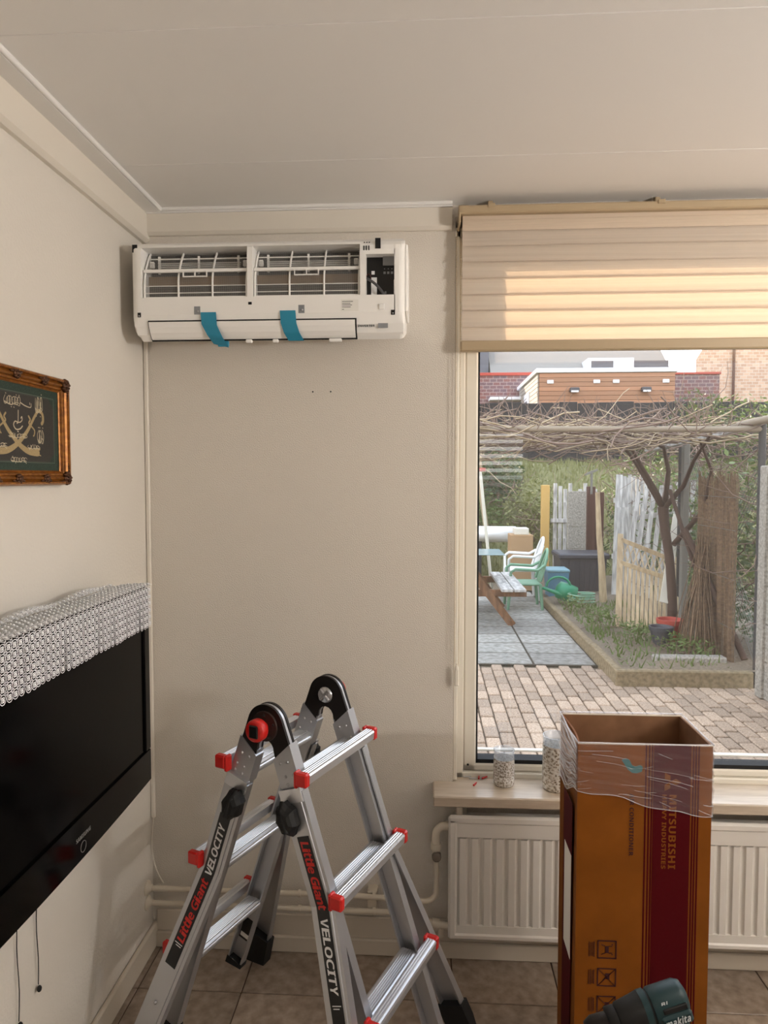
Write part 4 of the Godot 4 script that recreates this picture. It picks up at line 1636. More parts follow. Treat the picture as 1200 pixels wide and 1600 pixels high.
		var word := func(s: String, ta: float, tb: float, h: float, m: Material, lean: float):
			# set letter by letter so that the line follows the bend
			var total := 0.0
			var f := SystemFont.new()
			f.font_names = PackedStringArray(["Droid Sans"])
			f.font_weight = 700
			for ch in s:
				total += f.get_string_size(ch, HORIZONTAL_ALIGNMENT_LEFT, -1, 48).x
			var acc := 0.0
			for ch in s:
				var cw: float = f.get_string_size(ch, HORIZONTAL_ALIGNMENT_LEFT, -1, 48).x
				var u: float = (acc + cw / 2) / total
				acc += cw
				if ch == " ":
					continue
				var t: float = lerpf(ta, tb, u)
				var d: Vector3 = down0 if t < 0.46 else down1
				var xd: Vector3 = -d if sg < 0 else d
				var upv: Vector3 = nn
				var low_letter: bool = ch in "aen"
				var tall: float = h * (0.76 if low_letter else 1.0)
				var c: Vector3 = lp(sg, t, 0.032, ow.call(t) + 0.0098) - upv * (h - tall) / 2.0
				text(sk, ch, c, xd, upv, cw / total * absf(tb - ta) * 0.93, tall, m, true, lean)
		if sg < 0:
			word.call("VELOCITY", 0.475, 0.315, 0.022, M["white ink"], 0.15)
			word.call("Little Giant", 0.665, 0.487, 0.024, M["sticker red"], 0.12)
		else:
			word.call("Little Giant", 0.298, 0.468, 0.024, M["sticker red"], 0.12)
			word.call("VELOCITY", 0.485, 0.65, 0.022, M["white ink"], 0.15)
		st = S()
		for q in [[0.672, 0.02, 0.046], [0.678, 0.022, 0.04]]:
			var a := lp(sg, q[0], q[1], ow.call(q[0]) + 0.0096)
			var b := lp(sg, q[0], q[2], ow.call(q[0]) + 0.0096)
			bar(st, a, b, 0.002, 0.0005, down1)
		put("print_line", st, M["white ink"], sk)
	# warning label inside the far inner rail of the left half
	var st := S()
	var ring_list := []
	for t in [0.86, 0.94]:
		ring_list.append([lp(-1, t, 0.014, -0.1335), lp(-1, t, 0.05, -0.1335), lp(-1, t, 0.05, -0.1327), lp(-1, t, 0.014, -0.1327)])
	st = S()
	ring_list = []
	for t in [0.845, 0.925]:
		ring_list.append([lp(-1, t, 0.011, -0.1548), lp(-1, t, 0.05, -0.1548), lp(-1, t, 0.05, -0.154), lp(-1, t, 0.011, -0.154)])
	loft(st, ring_list)
	var wl := put("warning_label", st, M["sticker black"], L)
	st = S()
	for q in [[0.902, 0.917]]:
		loft(st, [[lp(-1, q[0], 0.014, -0.1541), lp(-1, q[0], 0.047, -0.1541), lp(-1, q[0], 0.047, -0.1535), lp(-1, q[0], 0.014, -0.1535)], [lp(-1, q[1], 0.014, -0.1541), lp(-1, q[1], 0.047, -0.1541), lp(-1, q[1], 0.047, -0.1535), lp(-1, q[1], 0.014, -0.1535)]])
	put("label_print", st, M["paper white"], wl)

func materials_carton() -> void:
	var m := mat("cardboard gold", Color(1, 1, 1), 0.6)
	m.albedo_texture = noise_tex(51, 0.01, 4, 512, [[0.0, Color(0.46, 0.26, 0.065)], [0.5, Color(0.485, 0.275, 0.07)], [1.0, Color(0.51, 0.295, 0.085)]])
	m.metallic_specular = 0.25
	tri(m, 1.5)
	m = mat("cardboard inside", Color(1, 1, 1), 0.8)
	m.albedo_texture = noise_tex(53, 0.012, 4, 512, [[0.0, Color(0.44, 0.30, 0.19)], [0.5, Color(0.49, 0.345, 0.23)], [1.0, Color(0.54, 0.39, 0.27)]])
	tri(m, 1.5)
	mat("carton red", Color(0.29, 0.0, 0.03), 0.7).metallic_specular = 0.25
	mat("carton print", Color(0.20, 0.0, 0.015), 0.7)
	mat("carton edge", Color(0.78, 0.72, 0.64), 0.8)
	m = mat("stretch film", Color(0.96, 0.96, 1.0, 0.05), 0.1)
	m.transparency = BaseMaterial3D.TRANSPARENCY_ALPHA
	m = mat("film fold", Color(0.95, 0.95, 0.98, 0.22), 0.2)
	m.transparency = BaseMaterial3D.TRANSPARENCY_ALPHA
	m = mat("teal tape", Color(0.20, 0.42, 0.43), 0.5)
	mat("hinge brown", Color(0.26, 0.21, 0.19), 0.45, 0.4)
	mat("tool black", Color(0.015, 0.016, 0.017), 0.6)
	mat("tool teal", Color(0.01, 0.165, 0.18), 0.5)
	mat("tool grey print", Color(0.75, 0.77, 0.78), 0.5)
	m = mat("stool wood", Color(1, 1, 1), 0.5)
	m.albedo_texture = noise_tex(57, 0.015, 5, 256, [[0.0, Color(0.42, 0.28, 0.17)], [1.0, Color(0.62, 0.45, 0.29)]])
	tri(m, 3.0)

func carton() -> void:
	var x0 := 0.383
	var x1 := 0.713
	var zf := -1.76
	var zb := -1.985
	var h := 1.022
	var th := 0.005
	var t := thing("carton", "tall open gold and red cardboard carton wrapped in plastic film", "carton", v3((x0 + x1) / 2, 0, (zf + zb) / 2))
	# four walls and bottom; the rim of the left and right walls dips and bulges a little
	var wall := func(a: Vector3, b: Vector3, inw: Vector3, dip: float, out: float, name_: String, mm: Material):
		var st := S()
		var A := []
		var B := []
		var n := 12
		for k in n + 1:
			var u := float(k) / n
			var p := a.lerp(b, u) - inw * out * sin(u * PI)
			A.append(v3(p.x, 0.0, p.z) - (a.lerp(b, u) - p) * -1.0 + (a.lerp(b, u) - p))
			B.append(v3(p.x, h - dip * sin(u * PI), p.z))
		for k in n:
			var lo1 := v3(a.lerp(b, float(k) / n).x, 0, a.lerp(b, float(k) / n).z)
			var lo2 := v3(a.lerp(b, float(k + 1) / n).x, 0, a.lerp(b, float(k + 1) / n).z)
			var q := [lo1, lo2, B[k + 1], B[k]]
			var r := [lo1 + inw * th, lo2 + inw * th, B[k + 1] + inw * th, B[k] + inw * th]
			loft(st, [q, r])
		return put(name_, st, mm, t)
	wall.call(v3(x0, 0, zf), v3(x1, 0, zf), v3(0, 0, -1), 0.0, 0.0, "front_wall", M["cardboard gold"])
	wall.call(v3(x0, 0, zb), v3(x1, 0, zb), v3(0, 0, 1), 0.0, 0.0, "rear_wall", M["cardboard inside"])
	wall.call(v3(x0, 0, zb + 0.0052), v3(x0, 0, zf - 0.0052), v3(1, 0, 0), 0.008, -0.012, "left_wall", M["cardboard gold"])
	wall.call(v3(x1, 0, zb + 0.0052), v3(x1, 0, zf - 0.0052), v3(-1, 0, 0), 0.003, 0.005, "right_wall", M["cardboard inside"])
	var st := S()
	bb(st, v3(x0 + 0.006, 0.0005, zb + 0.006), v3(x1 - 0.006, 0.005, zf - 0.006))
	put("bottom", st, M["cardboard inside"], t)
	# torn pale rim
	pieces("rim", M["carton edge"], t, [span(v3(x0, h - 0.001, zf - 0.0055), v3(x1, h + 0.0015, zf + 0.0005)), span(v3(x0, h - 0.001, zb - 0.0005), v3(x1, h + 0.001, zb + 0.0055))])
	# printed band and stripes on the front
	var W := x1 - x0
	var z := zf + 0.0006
	st = S()
	bb(st, v3(x0 + W * 0.565, 0, zf), v3(x0 + W * 0.842, h, z))
	for q in [0.503, 0.528, 0.549, 0.853, 0.872, 0.893]:
		bb(st, v3(x0 + W * q, 0, zf), v3(x0 + W * (q + 0.0115), h, z))
	put("red_band", st, M["carton red"], t)
	z = zf + 0.0009
	# three-diamond emblem, turned a quarter like the lettering
	st = S()
	var ec := v3(x0 + W * 0.690, 0.930, z)
	for k in 3:
		var a := TAU * k / 3.0
		var d := v3(cos(a), sin(a), 0)
		var e := v3(-sin(a), cos(a), 0)
		var R := 0.027
		var q := [ec, ec + d * R / 2 + e * R * 0.29, ec + d * R, ec + d * R / 2 - e * R * 0.29]
		var w := q.map(func(p): return p + v3(0, 0, 0.0005))
		loft(st, [q, w])
	put("emblem", st, M["cardboard gold"], t)
	text(t, "MITSUBISHI", v3(x0 + W * 0.712, 0.802, z), v3(0, -1, 0), v3(1, 0, 0), 0.190, 0.0175, M["cardboard gold"])
	text(t, "HEAVY INDUSTRIES", v3(x0 + W * 0.650, 0.802, z), v3(0, -1, 0), v3(1, 0, 0), 0.190, 0.0105, M["cardboard gold"])
	text(t, "AIR CONDITIONER", v3(x0 + W * 0.408, 0.818, z), v3(0, -1, 0), v3(1, 0, 0), 0.160, 0.0105, M["carton print"])
	# handling signs, each a small box with a crossed or plain figure
	for k in 4:
		var c := v3(x0 + W * 0.240, [0.492, 0.419, 0.346, 0.273][k], z)
		st = S()
		var s := 0.0225
		for e in [[-1, 0], [1, 0], [0, -1], [0, 1]]:
			bx(st, c + v3(e[0] * s, e[1] * s, 0), v3(0.003 if e[0] != 0 else s * 2 + 0.003, 0.003 if e[1] != 0 else s * 2 + 0.003, 0.0006), Transform3D())
		if k == 0:
			bx(st, c, v3(0.009, 0.018, 0.0006), Transform3D())
			for e in [-1, 1]:
				bar(st, c + v3(-0.004, e * 0.009, 0), c + v3(-0.014, e * 0.013, 0), 0.0025, 0.0006)
				bar(st, c + v3(0.004, e * 0.009, 0), c + v3(0.013, e * 0.009, 0), 0.0025, 0.0006)
				ball(st, c + v3(0.013, e * 0.013, 0), v3(0.002, 0.002, 0.0004), 6, 3)
		else:
			bar(st, c + v3(-s, -s, 0), c + v3(s, s, 0), 0.002, 0.0006)
			bar(st, c + v3(-s, s, 0), c + v3(s, -s, 0), 0.002, 0.0006)
			bx(st, c + v3(0.002, 0.003 if k == 1 else 0.0, 0), v3(0.011, 0.015, 0.0006), Transform3D())
			bar(st, c + v3(-0.012, -0.012, 0), c + v3(0.0, 0.004, 0), 0.003, 0.0006)
		put("handling_sign", st, M["carton print"], t)
		st = S()
		for e in 4:
			var x := x0 + W * 0.240 - 0.032 - e * 0.0042
			bx(st, v3(x, c.y + 0.0, z), v3(0.0012 if e > 0 else 0.002, 0.040 - 0.003 * ((e * 7 + k) % 3), 0.0005), Transform3D())
		put("print_line", st, M["carton print"], t)
	# red stripe print and paper slip on the left wall
	st = S()
	bb(st, v3(x0 - 0.0006, 0.0, zb + 0.06), v3(x0, 0.84, zf - 0.055))
	put("side_band", st, M["carton red"], t)
	st = S()
	bb(st, v3(x0 - 0.0012, 0.42, zb + 0.08), v3(x0 - 0.0006, 0.70, zf - 0.06))
	put("paper_slip", st, M["paper white"], t)
	# wrap of stretch film around the upper part, with a slanting lower edge
	st = S()
	var path := [v3(x0 - 0.002, 0, zb - 0.002), v3(x0 - 0.0025, 0, (zb + zf) / 2), v3(x0 - 0.003, 0, zf + 0.003), v3(lerpf(x0, x1, 0.35), 0, zf + 0.0035), v3(lerpf(x0, x1, 0.7), 0, zf + 0.003), v3(x1 + 0.003, 0, zf + 0.003), v3(x1 + 0.003, 0, zb - 0.002), v3(x0 - 0.002, 0, zb - 0.002)]
	var low := [0.845, 0.86, 0.905, 0.885, 0.855, 0.845, 0.84, 0.845]
	var film := func(u: float, v: float) -> Vector3:
		var s: float = u * 7.0
		var i := mini(int(s), 6)
		var p: Vector3 = (path[i] as Vector3).lerp(path[i + 1], s - i)
		var lo: float = lerpf(low[i], low[i + 1], s - i) + 0.004 * sin(s * 5.0)
		var y := lerpf(h + 0.004, lo, v)
		var bul := 0.0014 * sin(v * 26.0 + s * 2.0) + 0.0012 * sin(v * 55.0 - s * 4.0)
		var c := v3((x0 + x1) / 2, 0, (zf + zb) / 2)
		var o := (p - c).normalized()
		return v3(p.x, y, p.z) + o * bul
	sheet(st, film, 56, 26)
	var fw := put("stretch_film", st, M["stretch film"], t)
	# gathered folds and the rolled lower edge of the film
	st = S()
	var E := []
	for k in 113:
		E.append(film.call(k / 112.0, 1.0) + v3(0, 0.0, 0.0005))
	tube(st, E, 0.0013, 5)
	var fr := RandomNumberGenerator.new()
	fr.seed = 3
	for k in 26:
		var u0 := fr.randf_range(0.12, 0.72)
		var v0 := fr.randf_range(0.1, 0.97)
		var ln := fr.randf_range(0.03, 0.16)
		var P := []
		for q in 7:
			var u: float = u0 + ln * q / 6.0
			P.append(film.call(minf(u, 0.74), v0 + 0.10 * (q / 6.0 - 0.5) * sin(u0 * 40.0)) + v3(0, 0, 0.001))
		tube(st, P, fr.randf_range(0.0004, 0.0009), 4, false)
	for k in 26:
		var v0 := fr.randf_range(0.05, 0.98)
		var P := []
		for q in 6:
			P.append(film.call(0.286 * q / 5.0, v0 + 0.05 * sin(q + k)) + v3(-0.001, 0, 0))
		tube(st, P, fr.randf_range(0.0006, 0.0015), 4, false)
	put("film_crease", st, M["film fold"], fw)
	# film pulled over the rim and hanging inside
	st = S()
	E = []
	for k in 57:
		E.append(film.call(k / 56.0, 0.0))
	tube(st, E, 0.0022, 5)
	put("film_rim", st, M["film fold"], fw)
	# smear of teal tape under the film
	st = S()
	var outline := [Vector2(-0.026, 0.016), Vector2(-0.016, 0.021), Vector2(-0.007, 0.017), Vector2(0.0, 0.003), Vector2(0.008, 0.0), Vector2(0.02, 0.004), Vector2(0.026, 0.0), Vector2(0.024, -0.012), Vector2(0.012, -0.017), Vector2(0.0, -0.016), Vector2(-0.010, -0.008), Vector2(-0.018, 0.004)]
	prism(st, outline, 0.0, 0.0008, Transform3D(Basis(), v3(x0 + W * 0.405, 0.967, zf + 0.0006)))
	put("tape_scrap", st, M["teal tape"], t)

func drill() -> void:
	# stool outside the frame that carries the tool
	var sx := 0.43
	var sz := -1.19
	var top := 0.545
	var s := thing("stool", "small wooden stool under the cordless drill in front of the carton", "stool", v3(sx, 0, sz))
	var st := S()
	cbb(st, v3(sx - 0.17, top - 0.03, sz - 0.13), v3(sx + 0.17, top, sz + 0.16), 0.008)
	put("seat", st, M["stool wood"], s)
	for q in [[-1, -1], [1, -1], [-1, 1], [1, 1]]:
		st = S()
		bar(st, v3(sx + q[0] * 0.155, 0, sz + 0.015 + q[1] * 0.125), v3(sx + q[0] * 0.135, top - 0.028, sz + 0.015 + q[1] * 0.11), 0.034, 0.034)
		put("leg", st, M["stool wood"], s)
	# drill, standing on its battery, nose turned to the left
	var at := v3(0.452, top, -1.2)
	var t := thing("cordless_drill", "teal and black cordless drill standing on its battery in front of the carton", "drill", at)
	# axes of the tool: a along the nose, b up
	var a := v3(-0.95, -0.28, 0.10).normalized()
	var up0 := v3(-0.25, 0.95, 0.0)
	var b := (up0 - a * up0.dot(a)).normalized()
	var c := a.cross(b)
	var o := v3(0.402, 0.774, -1.2)
	var xf := Transform3D(Basis(a, b, c).scaled_local(Vector3.ONE * 0.86), o)
	var ringf := func(x: float, rx: float, ry: float, yo: float) -> Array:
		var ring := []
		for k in 20:
			var g := TAU * k / 20.0
			ring.append(xf * v3(x, yo + ry * signf(sin(g)) * pow(absf(sin(g)), 0.75), rx * signf(cos(g)) * pow(absf(cos(g)), 0.75)))
		return ring
	st = S()
	loft(st, [ringf.call(-0.062, 0.014, 0.018, 0.004), ringf.call(-0.058, 0.024, 0.03, 0.004), ringf.call(-0.046, 0.029, 0.036, 0.003), ringf.call(0.006, 0.031, 0.0375, 0.0), ringf.call(0.012, 0.030, 0.036, 0.0)], true)
	var mh := put("motor_housing", st, M["tool teal"], t)
	for k in 4:
		st = S()
		bx(st, v3(-0.040 + k * 0.0095, 0.004, 0.0295), v3(0.004, 0.03 - 0.004 * absf(k - 1.5), 0.004), xf)
		put("vent_slot", st, M["tool black"], mh)
	st = S()
	cb(st, v3(-0.028, 0.009, -0.029), v3(0.05, 0.012, 0.006), 0.002, xf)
	put("grip_recess", st, M["tool black"], mh)
	# dark groove, gear case, clutch ring, chuck
	st = S()
	loft(st, [ringf.call(0.012, 0.0285, 0.034, 0.0), ringf.call(0.017, 0.0285, 0.034, 0.0)], true)
	loft(st, [ringf.call(0.030, 0.0315, 0.036, 0.0), ringf.call(0.055, 0.030, 0.033, -0.002), ringf.call(0.080, 0.028, 0.030, -0.003), ringf.call(0.084, 0.024, 0.026, -0.003)], true)
	put("gear_case", st, M["tool black"], t)
	st = S()
	loft(st, [ringf.call(0.017, 0.031, 0.0375, 0.0), ringf.call(0.030, 0.0315, 0.037, 0.0)], true)
	put("teal_collar", st, M["tool teal"], t)
	st = S()
	loft(st, [ringf.call(0.084, 0.0265, 0.0275, -0.003), ringf.call(0.102, 0.0265, 0.0275, -0.003), ringf.call(0.104, 0.022, 0.022, -0.003)], true)
	put("clutch_ring", st, M["tool black"], t)
	st = S()
	loft(st, [ringf.call(0.104, 0.021, 0.021, -0.003), ringf.call(0.135, 0.0215, 0.0215, -0.003), ringf.call(0.150, 0.015, 0.015, -0.003), ringf.call(0.152, 0.007, 0.007, -0.003)], true)
	put("chuck", st, M["hinge dark"], t)
	# handle down to the battery
	st = S()
	var rr := []
	var hp := [[xf * v3(-0.020, -0.025, 0), 0.030, 0.020], [xf * v3(-0.026, -0.06, 0), 0.026, 0.0175], [v3(0.452, 0.675, -1.2), 0.025, 0.017], [v3(0.456, 0.635, -1.2), 0.030, 0.020], [v3(0.460, 0.612, -1.2), 0.040, 0.030], [v3(0.458, 0.602, -1.2), 0.046, 0.034]]
	for q in hp:
		var ring := []
		for k in 16:
			var g := TAU * k / 16.0
			ring.append(q[0] + v3(cos(g) * q[1], 0, sin(g) * q[2]))
		rr.append(ring)
	loft(st, rr, true)
	put("handle", st, M["tool teal"], t)
	st = S()
	bx(st, v3(0.012, -0.048, 0), v3(0.012, 0.024, 0.018), xf)
	put("trigger", st, M["tool black"], t)
	st = S()
	cbb(st, v3(0.405, top, -1.237), v3(0.515, 0.604, -1.163), 0.009)
	put("battery", st, M["tool black"], t)
	# second side housing, with brand lettering
	st = S()
	cb(st, v3(-0.026, -0.012, -0.029), v3(0.064, 0.026, 0.012), 0.005, xf)
	put("name_plate", st, M["tool teal"], mh)
	text(mh, "makita", xf * v3(-0.026, -0.011, -0.0356), -a, b, 0.043, 0.013, M["tool grey print"], true, 0.2)
	text(mh, "BL", xf * v3(-0.012, 0.0235, -0.0272), -a, b, 0.014, 0.007, M["tool grey print"], true, 0.2)
	text(t, "1", xf * v3(0.066, 0.002, -0.0294), -a, b, 0.003, 0.007, M["tool grey print"])

func materials_garden() -> void:
	var ramp := func(key: String, cols: Array, sc: float, seed_: int, freq := 0.02, rough := 0.85, type := FastNoiseLite.TYPE_SIMPLEX_SMOOTH):
		var m := mat(key, Color(1, 1, 1), rough)
		var r := []
		for k in cols.size():
			r.append([float(k) / (cols.size() - 1), cols[k]])
		m.albedo_texture = noise_tex(seed_, freq, 5, 256, r, type)
		tri(m, sc)
		return m
	for k in 3:
		var b: float = [0.92, 1.0, 1.08][k]
		ramp.call("paver%d" % k, [Color(0.46 * b, 0.39 * b, 0.33 * b), Color(0.62 * b, 0.54 * b, 0.46 * b), Color(0.74 * b, 0.66 * b, 0.58 * b)], 4.0, 60 + k, 0.05)
		ramp.call("slab%d" % k, [Color(0.42 * b, 0.41 * b, 0.38 * b), Color(0.54 * b, 0.53 * b, 0.50 * b), Color(0.63 * b, 0.62 * b, 0.60 * b)], 1.5, 66 + k, 0.03)
	ramp.call("soil", [Color(0.27, 0.23, 0.18), Color(0.42, 0.37, 0.30), Color(0.54, 0.49, 0.42)], 2.0, 70, 0.06)
	ramp.call("grass ground", [Color(0.27, 0.28, 0.15), Color(0.42, 0.42, 0.26), Color(0.55, 0.52, 0.38)], 1.0, 71, 0.05)
	ramp.call("kerb stone", [Color(0.36, 0.31, 0.22), Color(0.48, 0.42, 0.31), Color(0.56, 0.50, 0.40)], 2.5, 72, 0.03)
	# weathered wood: streaks along the height
	for k in 3:
		var im := Image.create(128, 256, false, Image.FORMAT_RGB8)
		var n := FastNoiseLite.new()
		n.seed = 80 + k
		n.frequency = 0.03
		n.fractal_octaves = 4
		var lo: Color = [Color(0.50, 0.49, 0.475), Color(0.33, 0.23, 0.15), Color(0.55, 0.47, 0.36)][k]
		var hi: Color = [Color(0.84, 0.83, 0.81), Color(0.55, 0.40, 0.28), Color(0.82, 0.74, 0.60)][k]
		for y in 256:
			for x in 128:
				var g := n.get_noise_2d(x * 3.0, y * 0.25) * 0.5 + 0.5
				im.set_pixel(x, y, lo.lerp(hi, clampf(g * 1.3 - 0.15, 0, 1)))
		var m := mat(["grey wood", "brown wood", "pale wood"][k], Color(1, 1, 1), 0.85)
		m.albedo_texture = ImageTexture.create_from_image(im)
		tri(m, 1.6)
	mat("cladding a", Color(0.58, 0.42, 0.31), 0.7)
	mat("cladding b", Color(0.64, 0.46, 0.34), 0.7)
	mat("grey cladding", Color(0.56, 0.54, 0.51), 0.7)
	mat("fascia white", Color(0.85, 0.86, 0.88), 0.5)
	mat("red tile", Color(0.62, 0.22, 0.16), 0.7)
	mat("dark boards", Color(0.13, 0.125, 0.13), 0.8)
	mat("roof grey", Color(0.47, 0.46, 0.44), 0.8)
	mat("roof dark", Color(0.36, 0.37, 0.40), 0.8)
	# brickwork too far off to tell the bricks apart
	for k in 2:
		var im := Image.create(128, 128, false, Image.FORMAT_RGB8)
		var r := RandomNumberGenerator.new()
		r.seed = 90 + k
		var mortar: Color = [Color(0.58, 0.52, 0.50), Color(0.74, 0.68, 0.62)][k]
		im.fill(mortar)
		for row in 8:
			for col in 5:
				var base: Color = [Color(0.47, 0.29, 0.27), Color(0.66, 0.52, 0.43)][k]
				var c := base.lerp([Color(0.37, 0.30, 0.33), Color(0.78, 0.66, 0.57)][k], r.randf())
				im.fill_rect(Rect2i(col * 32 + (16 if row % 2 else 0) - 16, row * 16 + 2, 29, 13), c)
		var m := mat("brickwork%d" % k, Color(1, 1, 1), 0.85)
		m.albedo_texture = ImageTexture.create_from_image(im)
		tri(m, 1.1)
	for k in 4:
		var m := mat("leaf%d" % k, [Color(0.20, 0.30, 0.10), Color(0.32, 0.39, 0.17), Color(0.44, 0.44, 0.26), Color(0.17, 0.25, 0.13)][k], 0.6)
		m.backlight_enabled = true
		m.backlight = Color(0.25, 0.3, 0.1)
	mat("twig", Color(0.44, 0.36, 0.31), 0.8)
	mat("twig pale", Color(0.60, 0.53, 0.42), 0.8)
	mat("vine bark", Color(0.27, 0.19, 0.145), 0.85)
	mat("post dark", Color(0.16, 0.16, 0.165), 0.6)
	mat("post grey", Color(0.42, 0.41, 0.38), 0.8)
	mat("rail wood", Color(0.50, 0.45, 0.38), 0.8)
	ramp.call("reed", [Color(0.24, 0.18, 0.125), Color(0.41, 0.32, 0.23), Color(0.55, 0.45, 0.34)], 3.0, 95, 0.04)
	mat("chair white", Color(0.86, 0.86, 0.85), 0.45)
	mat("chair green", Color(0.42, 0.58, 0.47), 0.45)
	mat("box blue", Color(0.33, 0.50, 0.60), 0.45)
	mat("box lid blue", Color(0.42, 0.56, 0.60), 0.45)
	mat("box slate", Color(0.22, 0.22, 0.245), 0.5)
	mat("can green", Color(0.05, 0.48, 0.33), 0.4)
	mat("rust", Color(0.30, 0.18, 0.14), 0.8)
	mat("carton brown", Color(0.62, 0.50, 0.36), 0.8)
	mat("yellow post", Color(0.72, 0.58, 0.32), 0.7)
	mat("pole white", Color(0.80, 0.78, 0.72), 0.5)
	mat("table top", Color(0.55, 0.63, 0.64), 0.2)
	mat("wire", Color(0.40, 0.41, 0.40), 0.5, 0.5)
	mat("joint sand", Color(0.24, 0.22, 0.17), 0.95)
	mat("wall render", Color(0.72, 0.68, 0.62), 0.85)

func leaves(st: SurfaceTool, c: Vector3, r: Vector3, count: int, size: float, seed_: int) -> void:
	var g := RandomNumberGenerator.new()
	g.seed = seed_
	for k in count:
		var d := v3(g.randfn(), g.randfn(), g.randfn()).normalized() * pow(g.randf(), 0.45)
		var p := c + d * r
		var a := v3(g.randfn(), g.randfn() * 0.6, g.randfn()).normalized() * size * g.randf_range(0.6, 1.3)
		var b := a.cross(v3(g.randfn(), g.randfn(), g.randfn()).normalized()) * 0.8
		st.add_vertex(p - a); st.add_vertex(p + b * 0.5); st.add_vertex(p + a)
		st.add_vertex(p - a); st.add_vertex(p + a); st.add_vertex(p - b * 0.5)

func twigs(st: SurfaceTool, c: Vector3, r: Vector3, count: int, len_: float, rad: float, seed_: int, flat := 1.0) -> void:
	var g := RandomNumberGenerator.new()
	g.seed = seed_
	for k in count:
		var p := c + v3(g.randf_range(-1, 1), g.randf_range(-1, 1), g.randf_range(-1, 1)) * r
		var d := v3(g.randfn(), g.randfn() * flat, g.randfn()).normalized()
		var P := [p]
		for q in 4:
			d = (d + v3(g.randfn(), g.randfn() * flat, g.randfn()) * 0.35).normalized()
			p += d * len_ * g.randf_range(0.15, 0.3)
			P.append(p)
		var rr := rad * g.randf_range(0.6, 1.3)
		tube(st, P, [rr, rr * 0.9, rr * 0.75, rr * 0.6, rr * 0.3], 4, false)

func garden() -> void:
	materials_garden()
	ground()
	pergola()
	clutter()
	backdrop_houses()

